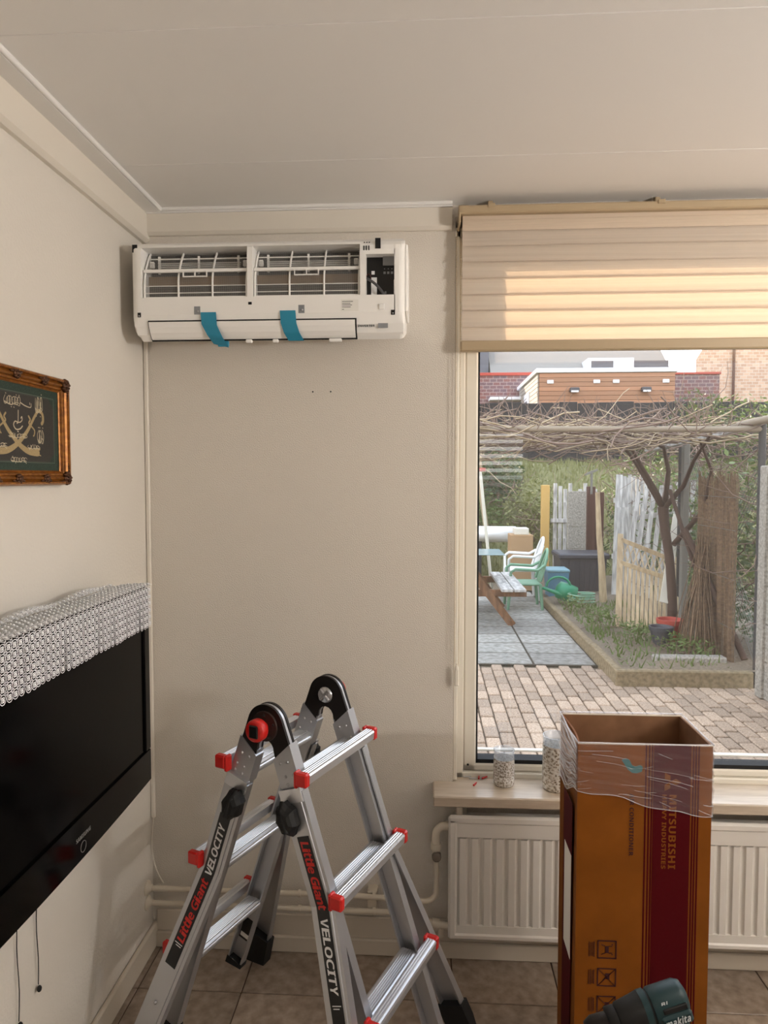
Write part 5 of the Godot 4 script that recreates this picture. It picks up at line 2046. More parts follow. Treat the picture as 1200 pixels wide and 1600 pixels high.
func ground() -> void:
	var yg := -0.1
	var gr := structure("ground", Vector3.ZERO)
	var st := S()
	bb(st, v3(-14, -0.5, -12.6), v3(16, yg - 0.03, -2.67))
	put("earth", st, M["soil"], gr)
	# clinker pavers laid end to end, columns running away from the house
	var pw := 0.106
	var pl := 0.212
	var bm: ArrayMesh
	st = S()
	cb(st, Vector3.ZERO, v3(pw - 0.01, 0.06, pl - 0.022), 0.007)
	st.generate_normals()
	bm = st.commit()
	var r := RandomNumberGenerator.new()
	r.seed = 12
	var rest := S()
	for i in range(-18, 27):
		for k in range(0, 20):
			var x := 0.2 + i * pw + pw / 2
			var z := -6.72 + k * pl + pl / 2 - (pl / 2 if i % 2 else 0.0)
			if x > 2.85 or z > -2.85 or z < -6.68 or (x > 1.68 and z < -6.1):
				continue
			var y := yg - 0.033 + r.randf_range(-0.003, 0.003)
			var B := Basis.from_euler(Vector3(r.randf_range(-0.012, 0.012), r.randf_range(-0.012, 0.012), r.randf_range(-0.015, 0.015)))
			if z < -4.15 and x > -0.075 * z - 0.2 and x < -0.47 * z + 0.2:
				inst("brick", bm, M["paver%d" % r.randi_range(0, 2)], gr, Transform3D(B, v3(x, y, z)))
			else:
				bx(rest, v3(x, y, z), v3(pw - 0.01, 0.06, pl - 0.022))
	var ro := put("brick_field", rest, M["paver1"], gr)
	ro.set_meta("kind", "stuff")
	# concrete slabs
	var sw := 0.597
	var sl := 0.43
	st = S()
	cb(st, Vector3.ZERO, v3(sw - 0.022, 0.05, sl - 0.034), 0.004)
	st.generate_normals()
	var sm := st.commit()
	for i in range(-3, 3):
		for k in 10:
			var x := 1.04 + i * sw - sw / 2
			if i == 2:
				continue
			inst("slab", sm, M["slab%d" % r.randi_range(0, 2)], gr, Transform3D(Basis.from_euler(Vector3(r.randf_range(-0.006, 0.006), 0, r.randf_range(-0.006, 0.006))), v3(x, yg - 0.026, -6.74 - k * sl - sl / 2)))
	st = S()
	bb(st, v3(-1.4, yg - 0.05, -11.1), v3(1.64, yg - 0.008, -6.73))
	put("joint_sand", st, M["joint sand"], gr)
	# planting bed with kerb
	st = S()
	cbb(st, v3(1.63, -0.2, -6.13), v3(2.78, 0.035, -6.06), 0.01)
	put("kerb", st, M["kerb stone"], gr)
	st = S()
	for k in 5:
		cbb(st, v3(1.64, -0.2, -6.14 - (k + 1) * 0.95), v3(1.71, 0.03 - k * 0.012, -6.145 - k * 0.95), 0.01)
	put("kerb", st, M["kerb stone"], gr)
	st = S()
	var nz := FastNoiseLite.new()
	nz.seed = 4
	nz.frequency = 1.2
	sheet(st, func(u, v): return v3(lerpf(1.70, 3.3, u), -0.02 + 0.05 * nz.get_noise_2d(u * 2.0, v * 6.0) + 0.04 * u, lerpf(-6.12, -12.0, v)), 16, 40)
	put("bed_soil", st, M["soil"], gr)
	# low wall at the end of the bed
	st = S()
	cbb(st, v3(2.1, -0.05, -6.62), v3(2.74, 0.045, -6.50), 0.01)
	put("stone_edge", st, M["concrete"], gr)
	# bank rising at the far end of the garden
	st = S()
	sheet(st, func(u, v):
		var z := lerpf(-11.5, -15.6, v)
		return v3(lerpf(-12, 16, u), -0.12 + 2.05 * smoothstep(0.15, 0.85, v) + 0.12 * nz.get_noise_2d(u * 30.0, v * 4.0), z), 60, 20)
	put("bank", st, M["grass ground"], gr)
	st = S()
	bb(st, v3(-14, 1.5, -60), v3(40, 1.9, -15.5))
	put("upper_ground", st, M["grass ground"], gr)
	st = S()
	bb(st, v3(-14, 1.88, -16.0), v3(20, 1.97, -15.3))
	put("path_edge", st, M["slab2"], gr)
	# grass and weeds
	st = S()
	var g := RandomNumberGenerator.new()
	g.seed = 33
	for k in 9000:
		var v := g.randf()
		var z := lerpf(-12.0, -15.4, v)
		var x := g.randf_range(0.2, 7.5)
		var y := -0.12 + 2.05 * smoothstep(0.15, 0.85, (z + 11.5) / -4.1)
		var h := g.randf_range(0.06, 0.2)
		var p := v3(x, y, z)
		var q := p + v3(g.randf_range(-0.06, 0.06), h, g.randf_range(-0.06, 0.06))
		st.add_vertex(p - v3(0.012, 0, 0)); st.add_vertex(q); st.add_vertex(p + v3(0.012, 0, 0))
	var gs := solo("grass", st, M["leaf2"], "dry green grass growing on the bank behind the garden", "grass", v3(3.5, 0.0, -13))
	gs.set_meta("kind", "stuff")
	st = S()
	for k in 900:
		var x := g.randf_range(1.76, 2.7)
		var z := g.randf_range(-9.6, -6.25)
		var p := v3(x, 0.0, z)
		var h := g.randf_range(0.03, 0.13) * (1.0 if nz.get_noise_2d(x * 2.0, z * 2.0) > -0.1 else 0.4)
		var q := p + v3(g.randf_range(-0.05, 0.05), h, g.randf_range(-0.05, 0.05))
		st.add_vertex(p - v3(0.008, 0, 0)); st.add_vertex(q); st.add_vertex(p + v3(0.008, 0, 0))
	var ws := solo("weeds", st, M["leaf1"], "thin green weeds sprouting in the planting bed", "weeds", v3(2.2, 0.0, -7.5))
	ws.set_meta("kind", "stuff")
	var plants := [[v3(1.95, 0.0, -7.9), 0.26, "leafy green plant at the far end of the weedy bed"], [v3(2.15, 0.0, -7.3), 0.22, "low leafy plant in the middle of the planting bed"], [v3(2.42, 0.0, -7.0), 0.18, "small leafy plant near the vine trunk"], [v3(1.86, 0.0, -8.9), 0.2, "scrubby plant in front of the watering can"], [v3(2.55, 0.0, -6.8), 0.17, "small plant beside the stone edge of the bed"]]
	for q in plants:
		var t := thing("bed_plant", q[2], "plant", q[0], "plants in the bed")
		st = S()
		leaves(st, q[0] + v3(0, q[1] * 0.55, 0), v3(0.2, q[1] * 0.5, 0.2), 150, 0.028, int(q[0].x * 100))
		put("foliage", st, M["leaf1"], t)
		st = S()
		twigs(st, q[0] + v3(0, q[1] * 0.3, 0), v3(0.1, q[1] * 0.25, 0.1), 14, q[1] * 1.2, 0.004, int(q[0].x * 90))
		put("stems", st, M["twig"], t).set_meta("kind", "stuff")

func pergola() -> void:
	var yg := -0.1
	# timber poles carrying the vine
	var t := thing("pergola", "weathered timber pergola of round poles across the garden", "pergola", v3(1.5, yg, -7.2))
	var st := S()
	tube(st, [v3(-2.5, 2.12, -6.2), v3(2.86, 2.095, -6.2)], 0.026, 10)
	put("cross_pole", st, M["rail wood"], t)
	st = S()
	tube(st, [v3(-2.5, 2.05, -8.3), v3(2.8, 2.045, -8.3)], 0.032, 10)
	put("cross_pole", st, M["rail wood"], t)
	st = S()
	tube(st, [v3(2.8, 2.09, -8.6), v3(2.79, 2.18, -5.3)], 0.032, 10)
	put("side_rail", st, M["rail wood"], t)
	st = S()
	bar(st, v3(2.62, 2.0, -8.5), v3(2.74, 2.10, -6.3), 0.09, 0.03, Vector3.RIGHT)
	put("side_plank", st, M["grey wood"], t)
	for p in [v3(2.8, 0, -7.8), v3(-1.9, 0, -6.2), v3(-1.9, 0, -8.3)]:
		st = S()
		cbb(st, v3(p.x - 0.035, yg, p.z - 0.035), v3(p.x + 0.035, 2.04, p.z + 0.035), 0.008)
		put("post", st, M["post grey"], t)
	# grape vine
	var v := thing("grape_vine", "bare knotty grape vine climbing over the pergola poles", "vine", v3(2.72, 0.0, -7.9))
	st = S()
	tube(st, [v3(2.74, -0.03, -7.92), v3(2.72, 0.4, -7.9), v3(2.69, 0.8, -7.92), v3(2.64, 1.15, -7.95), v3(2.62, 1.36, -7.95)], [0.06, 0.05, 0.048, 0.052, 0.06], 9)
	put("trunk", st, M["vine bark"], v)
	var arms := [[v3(2.62, 1.34, -7.95), v3(2.45, 1.6, -7.9), v3(2.3, 1.85, -7.9), v3(2.15, 2.02, -7.85), v3(1.6, 2.08, -7.7)], [v3(2.62, 1.36, -7.95), v3(2.5, 1.52, -7.8), v3(2.2, 1.98, -7.7), v3(1.8, 2.1, -7.3)], [v3(2.64, 1.36, -7.95), v3(2.62, 1.75, -7.8), v3(2.5, 2.0, -7.6), v3(1.9, 2.12, -7.0)], [v3(2.63, 1.34, -7.94), v3(2.75, 1.6, -7.7), v3(2.7, 1.85, -7.3), v3(2.6, 2.1, -6.6)], [v3(2.73, 0.95, -7.9), v3(2.85, 1.35, -7.4), v3(2.8, 1.75, -7.1), v3(2.6, 2.05, -6.9)]]
	for a in arms:
		st = S()
		var rr := []
		for k in a.size():
			rr.append(lerpf(0.032, 0.012, float(k) / (a.size() - 1)))
		tube(st, a, rr, 7)
		put("branch", st, M["vine bark"], v)
	var g := RandomNumberGenerator.new()
	g.seed = 9
	for layer in 2:
		st = S()
		for k in 260:
			var p := v3(g.randf_range(-0.4, 2.75), g.randf_range(2.0, 2.17), g.randf_range(-8.6, -6.1))
			var d := v3(-1 if g.randf() < 0.7 else 1, g.randfn() * 0.12, g.randfn() * 0.55).normalized()
			var P := [p]
			for q in 6:
				d = (d + v3(g.randfn() * 0.2, g.randfn() * 0.16 - (p.y - 2.1) * 0.8, g.randfn() * 0.3)).normalized()
				p += d * g.randf_range(0.09, 0.2)
				P.append(p)
			var rr := g.randf_range(0.003, 0.0085)
			tube(st, P, rr, 4, false)
		put("canes", st, M["twig pale"] if layer == 0 else M["twig"], v).set_meta("kind", "stuff")
	st = S()
	for k in 200:
		var p := v3(g.randf_range(0.2, 2.75), g.randf_range(2.05, 2.15), g.randf_range(-8.6, -6.1))
		var d := v3(g.randfn() * 0.7, 1.0, g.randfn() * 0.4).normalized()
		var P := [p]
		for q in 4:
			d = (d + v3(g.randfn() * 0.3, g.randfn() * 0.1, g.randfn() * 0.2)).normalized()
			p += d * g.randf_range(0.05, 0.13)
			P.append(p)
		tube(st, P, [0.005, 0.0045, 0.004, 0.003, 0.002], 4, false)
	put("shoots", st, M["twig"], v).set_meta("kind", "stuff")
	# right boundary: concrete panels, wire fence, dark posts
	var cf := thing("concrete_fence", "pale concrete panel fence at the near right end of the garden", "fence", v3(2.75, yg, -4.2))
	for k in 6:
		st = S()
		cbb(st, v3(2.72, yg + k * 0.305, -5.78), v3(2.76, yg + k * 0.305 + 0.301, -2.7), 0.006)
		put("panel", st, M["concrete"], cf)
	st = S()
	cbb(st, v3(2.69, yg, -5.86), v3(2.79, 1.78, -5.76), 0.01)
	put("post", st, M["concrete"], cf)
	var wf := thing("wire_fence", "chain-link fence on dark posts along the right side", "fence", v3(2.9, yg, -8))
	for z in [-6.2, -8.1]:
		st = S()
		tube(st, [v3(2.86, yg, z), v3(2.86, 2.2, z)], 0.03, 10)
		put("post", st, M["post dark"], wf)
	st = S()
	for k in 110:
		for s in [-1.0, 1.0]:
			var z := -5.9 - k * 0.055
			var z2: float = z - s * 1.9
			var a := v3(2.9, 0.0, z)
			var b := v3(2.9, 1.9, z2)
			if b.z < -8.2 or b.z > -5.9 or a.z < -8.2:
				continue
			tube(st, [a, b], 0.0028, 3, false)
	put("wire_mesh", st, M["wire"], wf).set_meta("kind", "stuff")
	# ivy and hedge behind the wire
	var hd := thing("hedge", "dense ivy hedge behind the wire fence", "hedge", v3(3.5, yg, -8.5))
	st = S()
	for k in 9:
		leaves(st, v3(3.45, 0.75, -6.2 - k * 0.75), v3(0.45, 1.2, 0.6), 800, 0.05, 200 + k)
	put("foliage", st, M["leaf3"], hd)
	st = S()
	for k in 9:
		leaves(st, v3(3.35, 1.2, -6.2 - k * 0.75), v3(0.45, 0.9, 0.6), 260, 0.05, 300 + k)
	put("foliage", st, M["leaf1"], hd)
	st = S()
	for k in 9:
		twigs(st, v3(3.25, 1.2, -6.2 - k * 0.75), v3(0.3, 0.8, 0.4), 60, 0.7, 0.006, 400 + k)
	put("stems", st, M["twig"], hd).set_meta("kind", "stuff")

func clutter() -> void:
	var yg := -0.1
	var st := S()
	# picnic table
	var t := thing("picnic_table", "brown wooden picnic table with grey bench boards at the garden left", "table", v3(0.25, yg, -9.2))
	for k in 2:
		st = S()
		cbb(st, v3(0.90 + k * 0.15, 0.325, -9.9), v3(1.04 + k * 0.15, 0.36, -8.35), 0.005)
		put("bench_board", st, M["grey wood"], t)
	for k in 5:
		st = S()
		cbb(st, v3(-0.15 + k * 0.15, 0.64, -9.9), v3(-0.01 + k * 0.15, 0.675, -8.35), 0.005)
		put("top_board", st, M["grey wood"], t)
	for k in 2:
		st = S()
		cbb(st, v3(-0.75 + k * 0.15, 0.325, -9.9), v3(-0.61 + k * 0.15, 0.36, -8.35), 0.005)
		put("bench_board", st, M["grey wood"], t)
	for z in [-8.55, -9.7]:
		st = S()
		cbb(st, v3(-0.75, 0.24, z - 0.022), v3(1.22, 0.325, z + 0.022), 0.005)
		put("cross_beam", st, M["brown wood"], t)
		for s in [-1.0, 1.0]:
			st = S()
			bar(st, v3(0.23 + s * 0.82, yg, z + 0.045), v3(0.23 + s * 0.25, 0.64, z + 0.045), 0.09, 0.042, Vector3.RIGHT)
			put("leg", st, M["brown wood"], t)
	st = S()
	cbb(st, v3(-0.1, 0.70, -9.6), v3(1.0, 0.712, -8.9), 0.004)
	solo("glass_tabletop", st, M["table top"], "pale blue glass sheet lying on the picnic table", "glass sheet", v3(0.4, 0.70, -9.2))
	# garden chairs
	for k in 2:
		var m: Material = [M["chair white"], M["chair green"]][k]
		var c: Vector3 = [v3(1.38, yg + 0.02, -10.3), v3(1.34, yg, -9.72)][k]
		var ch := thing("garden_chair", ["white plastic garden chair with slatted fan back", "low green plastic garden chair standing in front of the white chair"][k], "chair", c, "plastic garden chairs")
		var sh := 0.43 if k == 0 else 0.34
		# faces left: back on the right
		st = S()
		cb(st, c + v3(0, sh, 0), v3(0.44, 0.03, 0.44), 0.012)
		put("seat", st, m, ch)
		for q in [[-1, -1], [1, -1], [-1, 1], [1, 1]]:
			st = S()
			tube(st, [c + v3(q[0] * 0.23, 0, q[1] * 0.22), c + v3(q[0] * 0.2, sh, q[1] * 0.2)], [0.02, 0.026], 8)
			put("leg", st, m, ch)
		for s in [-1.0, 1.0]:
			st = S()
			tube(st, [c + v3(-0.2, sh, s * 0.23), c + v3(-0.2, sh + 0.17, s * 0.26), c + v3(-0.14, sh + 0.215, s * 0.26), c + v3(0.16, sh + 0.20, s * 0.25), c + v3(0.25, sh + 0.26, s * 0.2)], 0.02, 8)
			put("armrest", st, m, ch)
		st = S()
		var P := []
		for q in 11:
			var a := PI * q / 10.0
			P.append(c + v3(0.20 + 0.12 * sin(a), sh + 0.04 + 0.42 * sin(a), -0.21 * cos(a)))
		tube(st, P, 0.02, 8)
		put("back_frame", st, m, ch)
		for q in 5:
			st = S()
			var zz := (q - 2) * 0.075
			bar(st, c + v3(0.20, sh + 0.02, zz * 0.6), c + v3(0.31, sh + 0.41 - absf(q - 2) * 0.03, zz), 0.028, 0.012, Vector3.BACK)
			put("back_slat", st, m, ch)
	# crates
	t = thing("storage_crate", "blue plastic storage crate with a pale lid", "crate", v3(1.87, yg, -10.17))
	var tb := func(parent, a: Vector3, w0: Vector2, w1: Vector2, h: float, mm, nm_):
		var s := S()
		loft(s, [[a + v3(-w0.x, 0, -w0.y), a + v3(w0.x, 0, -w0.y), a + v3(w0.x, 0, w0.y), a + v3(-w0.x, 0, w0.y)], [a + v3(-w1.x, h, -w1.y), a + v3(w1.x, h, -w1.y), a + v3(w1.x, h, w1.y), a + v3(-w1.x, h, w1.y)]])
		return put(nm_, s, mm, parent)
	tb.call(t, v3(1.87, yg, -10.17), Vector2(0.12, 0.15), Vector2(0.15, 0.18), 0.44, M["box blue"], "tub")
	st = S()
	cbb(st, v3(1.71, 0.34, -10.36), v3(2.03, 0.385, -9.98), 0.012)
	put("lid", st, M["box lid blue"], t)
	st = S()
	cbb(st, v3(1.78, 0.25, -10.01), v3(1.96, 0.28, -9.985), 0.006)
	put("handle", st, M["box lid blue"], t)
	t = thing("garden_chest", "dark grey plastic garden chest with a ribbed front", "chest", v3(2.3, yg, -10.75))
	tb.call(t, v3(2.32, yg, -10.75), Vector2(0.30, 0.25), Vector2(0.34, 0.28), 0.58, M["box slate"], "tub")
	for k in 8:
		st = S()
		bar(st, v3(2.075 + k * 0.07, yg + 0.03, -10.497), v3(2.05 + k * 0.078, 0.45, -10.468), 0.03, 0.014, Vector3.RIGHT)
		put("rib", st, M["box slate"], t)
	st = S()
	cbb(st, v3(1.95, 0.48, -11.05), v3(2.70, 0.56, -10.43), 0.02)
	put("lid", st, M["box slate"], t)
	# watering can
	var wc := v3(1.86, 0.02, -9.55)
	t = thing("watering_can", "green plastic watering can lying at the bed edge", "watering can", wc)
	st = S()
	var X := Transform3D(Basis(v3(0, 0, 1), 1.2), wc + v3(0.02, 0.12, 0))
	lathe(st, [Vector2(0, -0.13), Vector2(0.12, -0.13), Vector2(0.125, 0.0), Vector2(0.115, 0.1), Vector2(0.06, 0.13), Vector2(0.0, 0.13)], 18, X)
	put("can_body", st, M["can green"], t)
	st = S()
	tube(st, [wc + v3(-0.05, 0.1, 0.08), wc + v3(-0.22, 0.16, 0.1), wc + v3(-0.30, 0.19, 0.1)], [0.035, 0.022, 0.02], 8)
	put("spout", st, M["can green"], t)
	st = S()
	var HP := []
	for k in 9:
		var a := PI * k / 8.0
		HP.append(wc + v3(-0.08 + 0.16 * cos(a), 0.2 + 0.13 * sin(a), 0.04))
	tube(st, HP, 0.016, 7)
	put("handle", st, M["can green"], t)
	st = S()
	HP = []
	for k in 60:
		var a := 0.35 * k
		HP.append(v3(2.05 + 0.16 * cos(a) * (1.0 + 0.15 * sin(k * 0.7)), 0.05 + 0.002 * k, -9.35 + 0.12 * sin(a)))
	tube(st, HP, 0.011, 6)
	solo("garden_hose", st, M["chair green"], "pale green garden hose coiled beside the watering can", "hose", v3(2.05, 0.0, -9.35))
	# posts and poles
	st = S()
	tube(st, [v3(2.40, -0.05, -9.6), v3(2.37, 0.5, -9.6), v3(2.33, 0.9, -9.6), v3(2.30, 1.48, -9.6)], [0.055, 0.045, 0.038, 0.03], 9)
	solo("dead_tree", st, M["pale wood"], "pale bare trunk standing in front of the grey chest", "tree", v3(2.4, -0.05, -9.6))
	t = thing("washing_pole", "slender white pole with a red top beside the picnic table", "pole", v3(0.92, yg, -9.9))
	st = S()
	tube(st, [v3(0.955, yg, -9.95), v3(0.76, 1.76, -9.95)], 0.022, 8)
	put("shaft", st, M["pole white"], t)
	st = S()
	cb(st, v3(0.755, 1.79, -9.95), v3(0.16, 0.05, 0.06), 0.01)
	put("head", st, M["red tile"], t)
	t = thing("cardboard_box", "brown cardboard box with white lid near the hedge", "box", v3(1.53, yg, -11.2))
	st = S()
	cbb(st, v3(1.33, yg, -11.5), v3(1.68, 0.78, -11.1), 0.006)
	put("body", st, M["carton brown"], t)
	st = S()
	cbb(st, v3(1.40, 0.78, -11.45), v3(1.62, 0.88, -11.15), 0.006)
	put("lid", st, M["pole white"], t)
	st = S()
	for k in 3:
		cbb(st, v3(2.19, 0.45 + k * 0.34 - 0.55, -11.06), v3(2.47, 0.45 + (k + 1) * 0.34 - 0.556, -11.0), 0.006)
	cbb(st, v3(2.19, 0.92, -11.06), v3(2.47, 1.47, -11.0), 0.006)
	solo("concrete_slab", st, M["concrete"], "upright grey concrete panel behind the grey chest", "slab", v3(2.33, yg, -11.0))
	t = thing("rusty_post", "rust brown post with a small cross board behind the planks", "post", v3(2.56, yg, -10.95))
	st = S()
	cbb(st, v3(2.52, yg, -11.24), v3(2.64, 1.54, -11.14), 0.008)
	put("post", st, M["rust"], t)
	st = S()
	bar(st, v3(2.46, 1.72, -11.12), v3(2.66, 1.80, -11.12), 0.05, 0.03)
	bar(st, v3(2.57, 1.42, -11.12), v3(2.57, 1.78, -11.12), 0.035, 0.03)
	put("cross_board", st, M["post grey"], t)
	st = S()
	cbb(st, v3(2.62, yg, -11.3), v3(2.80, 1.45, -11.25), 0.005)
	solo("brown_board", st, M["rust"], "plain brown board standing beside the rusty post", "board", v3(2.7, yg, -11.27))
	# grey plank fence section
	t = thing("plank_fence", "old grey plank fence section leaning in the bed", "fence", v3(3.0, yg, -10.4))
	for k in 9:
		st = S()
		var x := 2.72 + k * 0.062 + (0.03 if k < 3 else 0.06)
		var w := 0.075 if k < 3 else 0.05
		bar(st, v3(x - 0.06, yg, -10.15 - 0.02 * k), v3(x + (0.05 if k < 3 else 0.0), 1.72 - 0.02 * (k % 3), -10.4 - 0.02 * k), w * (1.2 if k < 3 else 0.95), 0.022, Vector3.RIGHT)
		put("plank", st, M["grey wood"], t)
	st = S()
	bar(st, v3(2.68, 0.55, -10.27), v3(3.3, 0.55, -10.5), 0.07, 0.03, Vector3.UP)
	bar(st, v3(2.72, 1.35, -10.37), v3(3.3, 1.35, -10.6), 0.07, 0.03, Vector3.UP)
	put("rail", st, M["grey wood"], t)
	# pale slat panel leaning to the right
	t = thing("slat_panel", "pale slatted fence panel leaning behind the vine trunk", "fence", v3(2.8, yg, -9.0))
	for k in 8:
		st = S()
		bar(st, v3(2.50 + k * 0.105, 0.25 - k * 0.03, -9.0), v3(2.74 + k * 0.098, 1.50 + 0.02 * (k % 2) + k * 0.02, -9.25), 0.055, 0.02, Vector3.RIGHT)
		put("slat", st, M["grey wood"], t)
	st = S()
	bar(st, v3(2.66, 1.15, -9.21), v3(3.40, 1.28, -9.21), 0.06, 0.025, Vector3.UP)
	bar(st, v3(2.52, 0.4, -9.06), v3(3.25, 0.3, -9.06), 0.06, 0.025, Vector3.UP)
	put("rail", st, M["grey wood"], t)
	# lattice gate lying against it
	t = thing("lattice_gate", "low wooden gate with lattice top leaning in the planting bed", "gate", v3(2.45, yg, -8.3))
	var A := v3(2.36, 0.93, -8.6)
	var Bv := v3(2.93, 0.70, -8.45)
	var C := v3(2.20, -0.02, -8.05)
	var D := v3(2.68, -0.05, -7.75)
	var gp := func(u: float, v: float) -> Vector3: return A.lerp(Bv, u).lerp(C.lerp(D, u), v)
	var right := (Bv - A).normalized()
	for k in 13:
		st = S()
		bar(st, gp.call(k / 12.0, 0.27), gp.call(k / 12.0, 1.0), 0.032, 0.016, right)
		put("slat", st, M["pale wood"], t)
	for k in 9:
		for s in [-1.0, 1.0]:
			st = S()
			bar(st, gp.call(clampf((k + 0.5) / 9.0 - s * 0.06, 0, 1), 0.02), gp.call(clampf((k + 0.5) / 9.0 + s * 0.06, 0, 1), 0.26), 0.012, 0.008, right)
			put("lattice_strip", st, M["pale wood"], t)
	for q in [0.0, 0.27]:
		st = S()
		bar(st, gp.call(-0.03, q) + v3(0, 0, 0.02), gp.call(1.03, q) + v3(0, 0, 0.02), 0.05, 0.028, Vector3.UP)
		put("rail", st, M["pale wood"], t)
	for q in [-0.04, 1.04]:
		st = S()
		bar(st, gp.call(q, -0.06) + v3(0, 0, 0.01), gp.call(q, 1.0) + v3(0, 0, 0.01), 0.06, 0.035, right)
		put("stile", st, M["pale wood"], t)
	# white board leaning under the vine
	st = S()
	bar(st, v3(2.63, 0.3, -7.9), v3(2.9, 1.25, -8.3), 0.09, 0.02, Vector3.RIGHT)
	solo("leaning_board", st, M["pole white"], "white board leaning behind the vine trunk", "board", v3(2.7, 0.3, -8.0))
	# reed screen rolled against the fence
	t = thing("reed_screen", "brown reed screen hung on the right garden fence", "reed screen", v3(2.8, yg, -7.0))
	st = S()
	var g := RandomNumberGenerator.new()
	g.seed = 17
	for k in 150:
		var z := -6.55 - k * 0.0062
		var xx := 2.82 - 0.02 * sin(k * 0.15)
		var top := 1.68 + g.randf_range(-0.05, 0.08)
		tube(st, [v3(xx, -0.05, z + g.randf_range(-0.01, 0.01)), v3(xx + g.randf_range(-0.006, 0.006), 0.8, z), v3(xx, top, z + g.randf_range(-0.012, 0.012))], 0.004, 4, false)
	put("reeds", st, M["reed"], t).set_meta("kind", "stuff")
	st = S()
	for y in [0.3, 0.75, 1.2, 1.5]:
		tube(st, [v3(2.80, y, -6.54), v3(2.80, y, -7.5)], 0.003, 4)
	put("binding_wire", st, M["wire"], t).set_meta("kind", "stuff")
	# loose cane bundle in front of the screen
	st = S()
	for k in 70:
		var x := g.randf_range(2.45, 2.8)
		var z := g.randf_range(-7.2, -6.7)
		tube(st, [v3(x, -0.02, z), v3(lerpf(x, 2.72, 0.4) + g.randf_range(-0.02, 0.02), 0.45, lerpf(z, -7.1, 0.4)), v3(2.74 + g.randf_range(-0.06, 0.05), g.randf_range(0.7, 1.15), -7.15 + g.randf_range(-0.1, 0.1))], 0.0045, 4, false)
	var cs := solo("cane_bundle", st, M["reed"], "loose bundle of thin brown canes in front of the reed screen", "canes", v3(2.65, -0.02, -7.0))
	cs.set_meta("kind", "stuff")
	for q in [[v3(2.95, 0.0, -6.62), v3(2.66, 1.15, -7.4), 0.03, "long brown pole leaning from the reed screen to the vine"], [v3(2.86, 0.3, -7.2), v3(2.62, 1.55, -7.75), 0.022, "thinner brown pole leaning behind the long one"]]:
		st = S()
		tube(st, [q[0], q[1]], q[2], 8)
		solo("leaning_pole", st, M["vine bark"], q[3], "pole", q[0])
	# flower pots at the foot of the vine
	for q in [[v3(2.52, 0.0, -7.35), 0.13, "red tile", "red clay pot at the foot of the vine"], [v3(2.36, 0.0, -7.15), 0.11, "box slate", "dark plastic pot in front of the clay pot"]]:
		t = thing("flower_pot", q[3], "pot", q[0], "flower pots")
		st = S()
		lathe(st, [Vector2(0, 0), Vector2(q[1] * 0.68, 0), Vector2(q[1] * 0.95, q[1] * 1.4), Vector2(q[1] * 1.05, q[1] * 1.4), Vector2(q[1] * 1.08, q[1] * 1.75), Vector2(q[1] * 0.95, q[1] * 1.75), Vector2(q[1] * 0.85, q[1] * 1.5), Vector2(0, q[1] * 1.5)], 18, Transform3D(Basis(), q[0]), false)
		put("pot_body", st, M[q[2]], t)
	# yellow post, pickets and wire crate near the far hedge
	st = S()
	cbb(st, v3(1.98, yg, -12.3), v3(2.12, 1.55, -12.2), 0.01)
	solo("yellow_post", st, M["yellow post"], "yellowed square post standing near the far hedge", "post", v3(2.05, yg, -12.25))
	t = thing("picket_fence", "short row of grey pickets near the yellow post", "fence", v3(2.5, yg, -12.3))
	for k in 9:
		if k in [4, 7]:
			continue
		st = S()
		cbb(st, v3(2.2 + k * 0.085, yg, -12.33), v3(2.265 + k * 0.085, 1.58 - 0.05 * (k % 3), -12.31), 0.004)
		put("picket", st, M["grey wood"], t)
	st = S()
	cbb(st, v3(2.15, 0.9, -12.30), v3(3.0, 0.97, -12.28), 0.004)
	put("rail", st, M["grey wood"], t)
	# pale rounded tarpaulin and shrub on the left
	t = thing("covered_boat", "pale grey covered hull lying behind the picnic table", "boat", v3(0.9, yg, -12.2))
	st = S()
	var rings := []
	for k in 9:
		var u := k / 8.0
		var w := 0.5 * sin(PI * clampf(u * 0.9 + 0.08, 0, 1))
		var ring := []
		for q in 14:
			var a := TAU * q / 14.0
			ring.append(v3(lerpf(-0.9, 1.55, u), 0.72 + 0.12 * sin(a) * (1.0 if sin(a) > 0 else 1.3), -12.2 + w * cos(a)))
		rings.append(ring)
	loft(st, rings, true)
	put("hull", st, M["chair white"], t)
	for x in [-0.4, 0.9]:
		st = S()
		cbb(st, v3(x - 0.05, yg, -12.4), v3(x + 0.05, 0.6, -12.0), 0.005)
		put("trestle", st, M["post dark"], t)
	for q in [[v3(0.9, 0.9, -13.4), v3(0.7, 0.55, 0.5), 1, "yellow-green shrub behind the covered hull"], [v3(2.0, 1.0, -13.2), v3(0.6, 0.7, 0.5), 2, "loose pale shrub behind the yellow post"], [v3(1.4, 1.7, -13.8), v3(0.5, 0.6, 0.5), 3, "dark shrub rising above the other shrubs"], [v3(4.4, 2.3, -14.6), v3(0.5, 0.4, 0.4), 0, "round green bush on top of the bank"], [v3(6.3, 2.6, -14.6), v3(1.2, 0.75, 0.7), 1, "bright green bush below the brick gable"], [v3(5.6, 2.6, -14.9), v3(0.7, 0.9, 0.5), 3, "thin dark shrub beside the bright green bush"], [v3(7.6, 2.7, -14.8), v3(0.9, 0.9, 0.6), 0, "green bush at the right end of the bank"]]:
		var base: Vector3 = v3(q[0].x, q[0].y - q[1].y - 0.3, q[0].z)
		t = thing("shrub", q[3], "shrub", base, "shrubs on the bank")
		st = S()
		leaves(st, q[0], q[1], 1300, 0.055, int(q[0].x * 77))
		put("foliage", st, M["leaf%d" % q[2]], t)
		st = S()
		twigs(st, q[0] - v3(0, q[1].y * 0.3, 0), q[1] * 0.6, 40, q[1].y * 1.3, 0.009, int(q[0].x * 55))
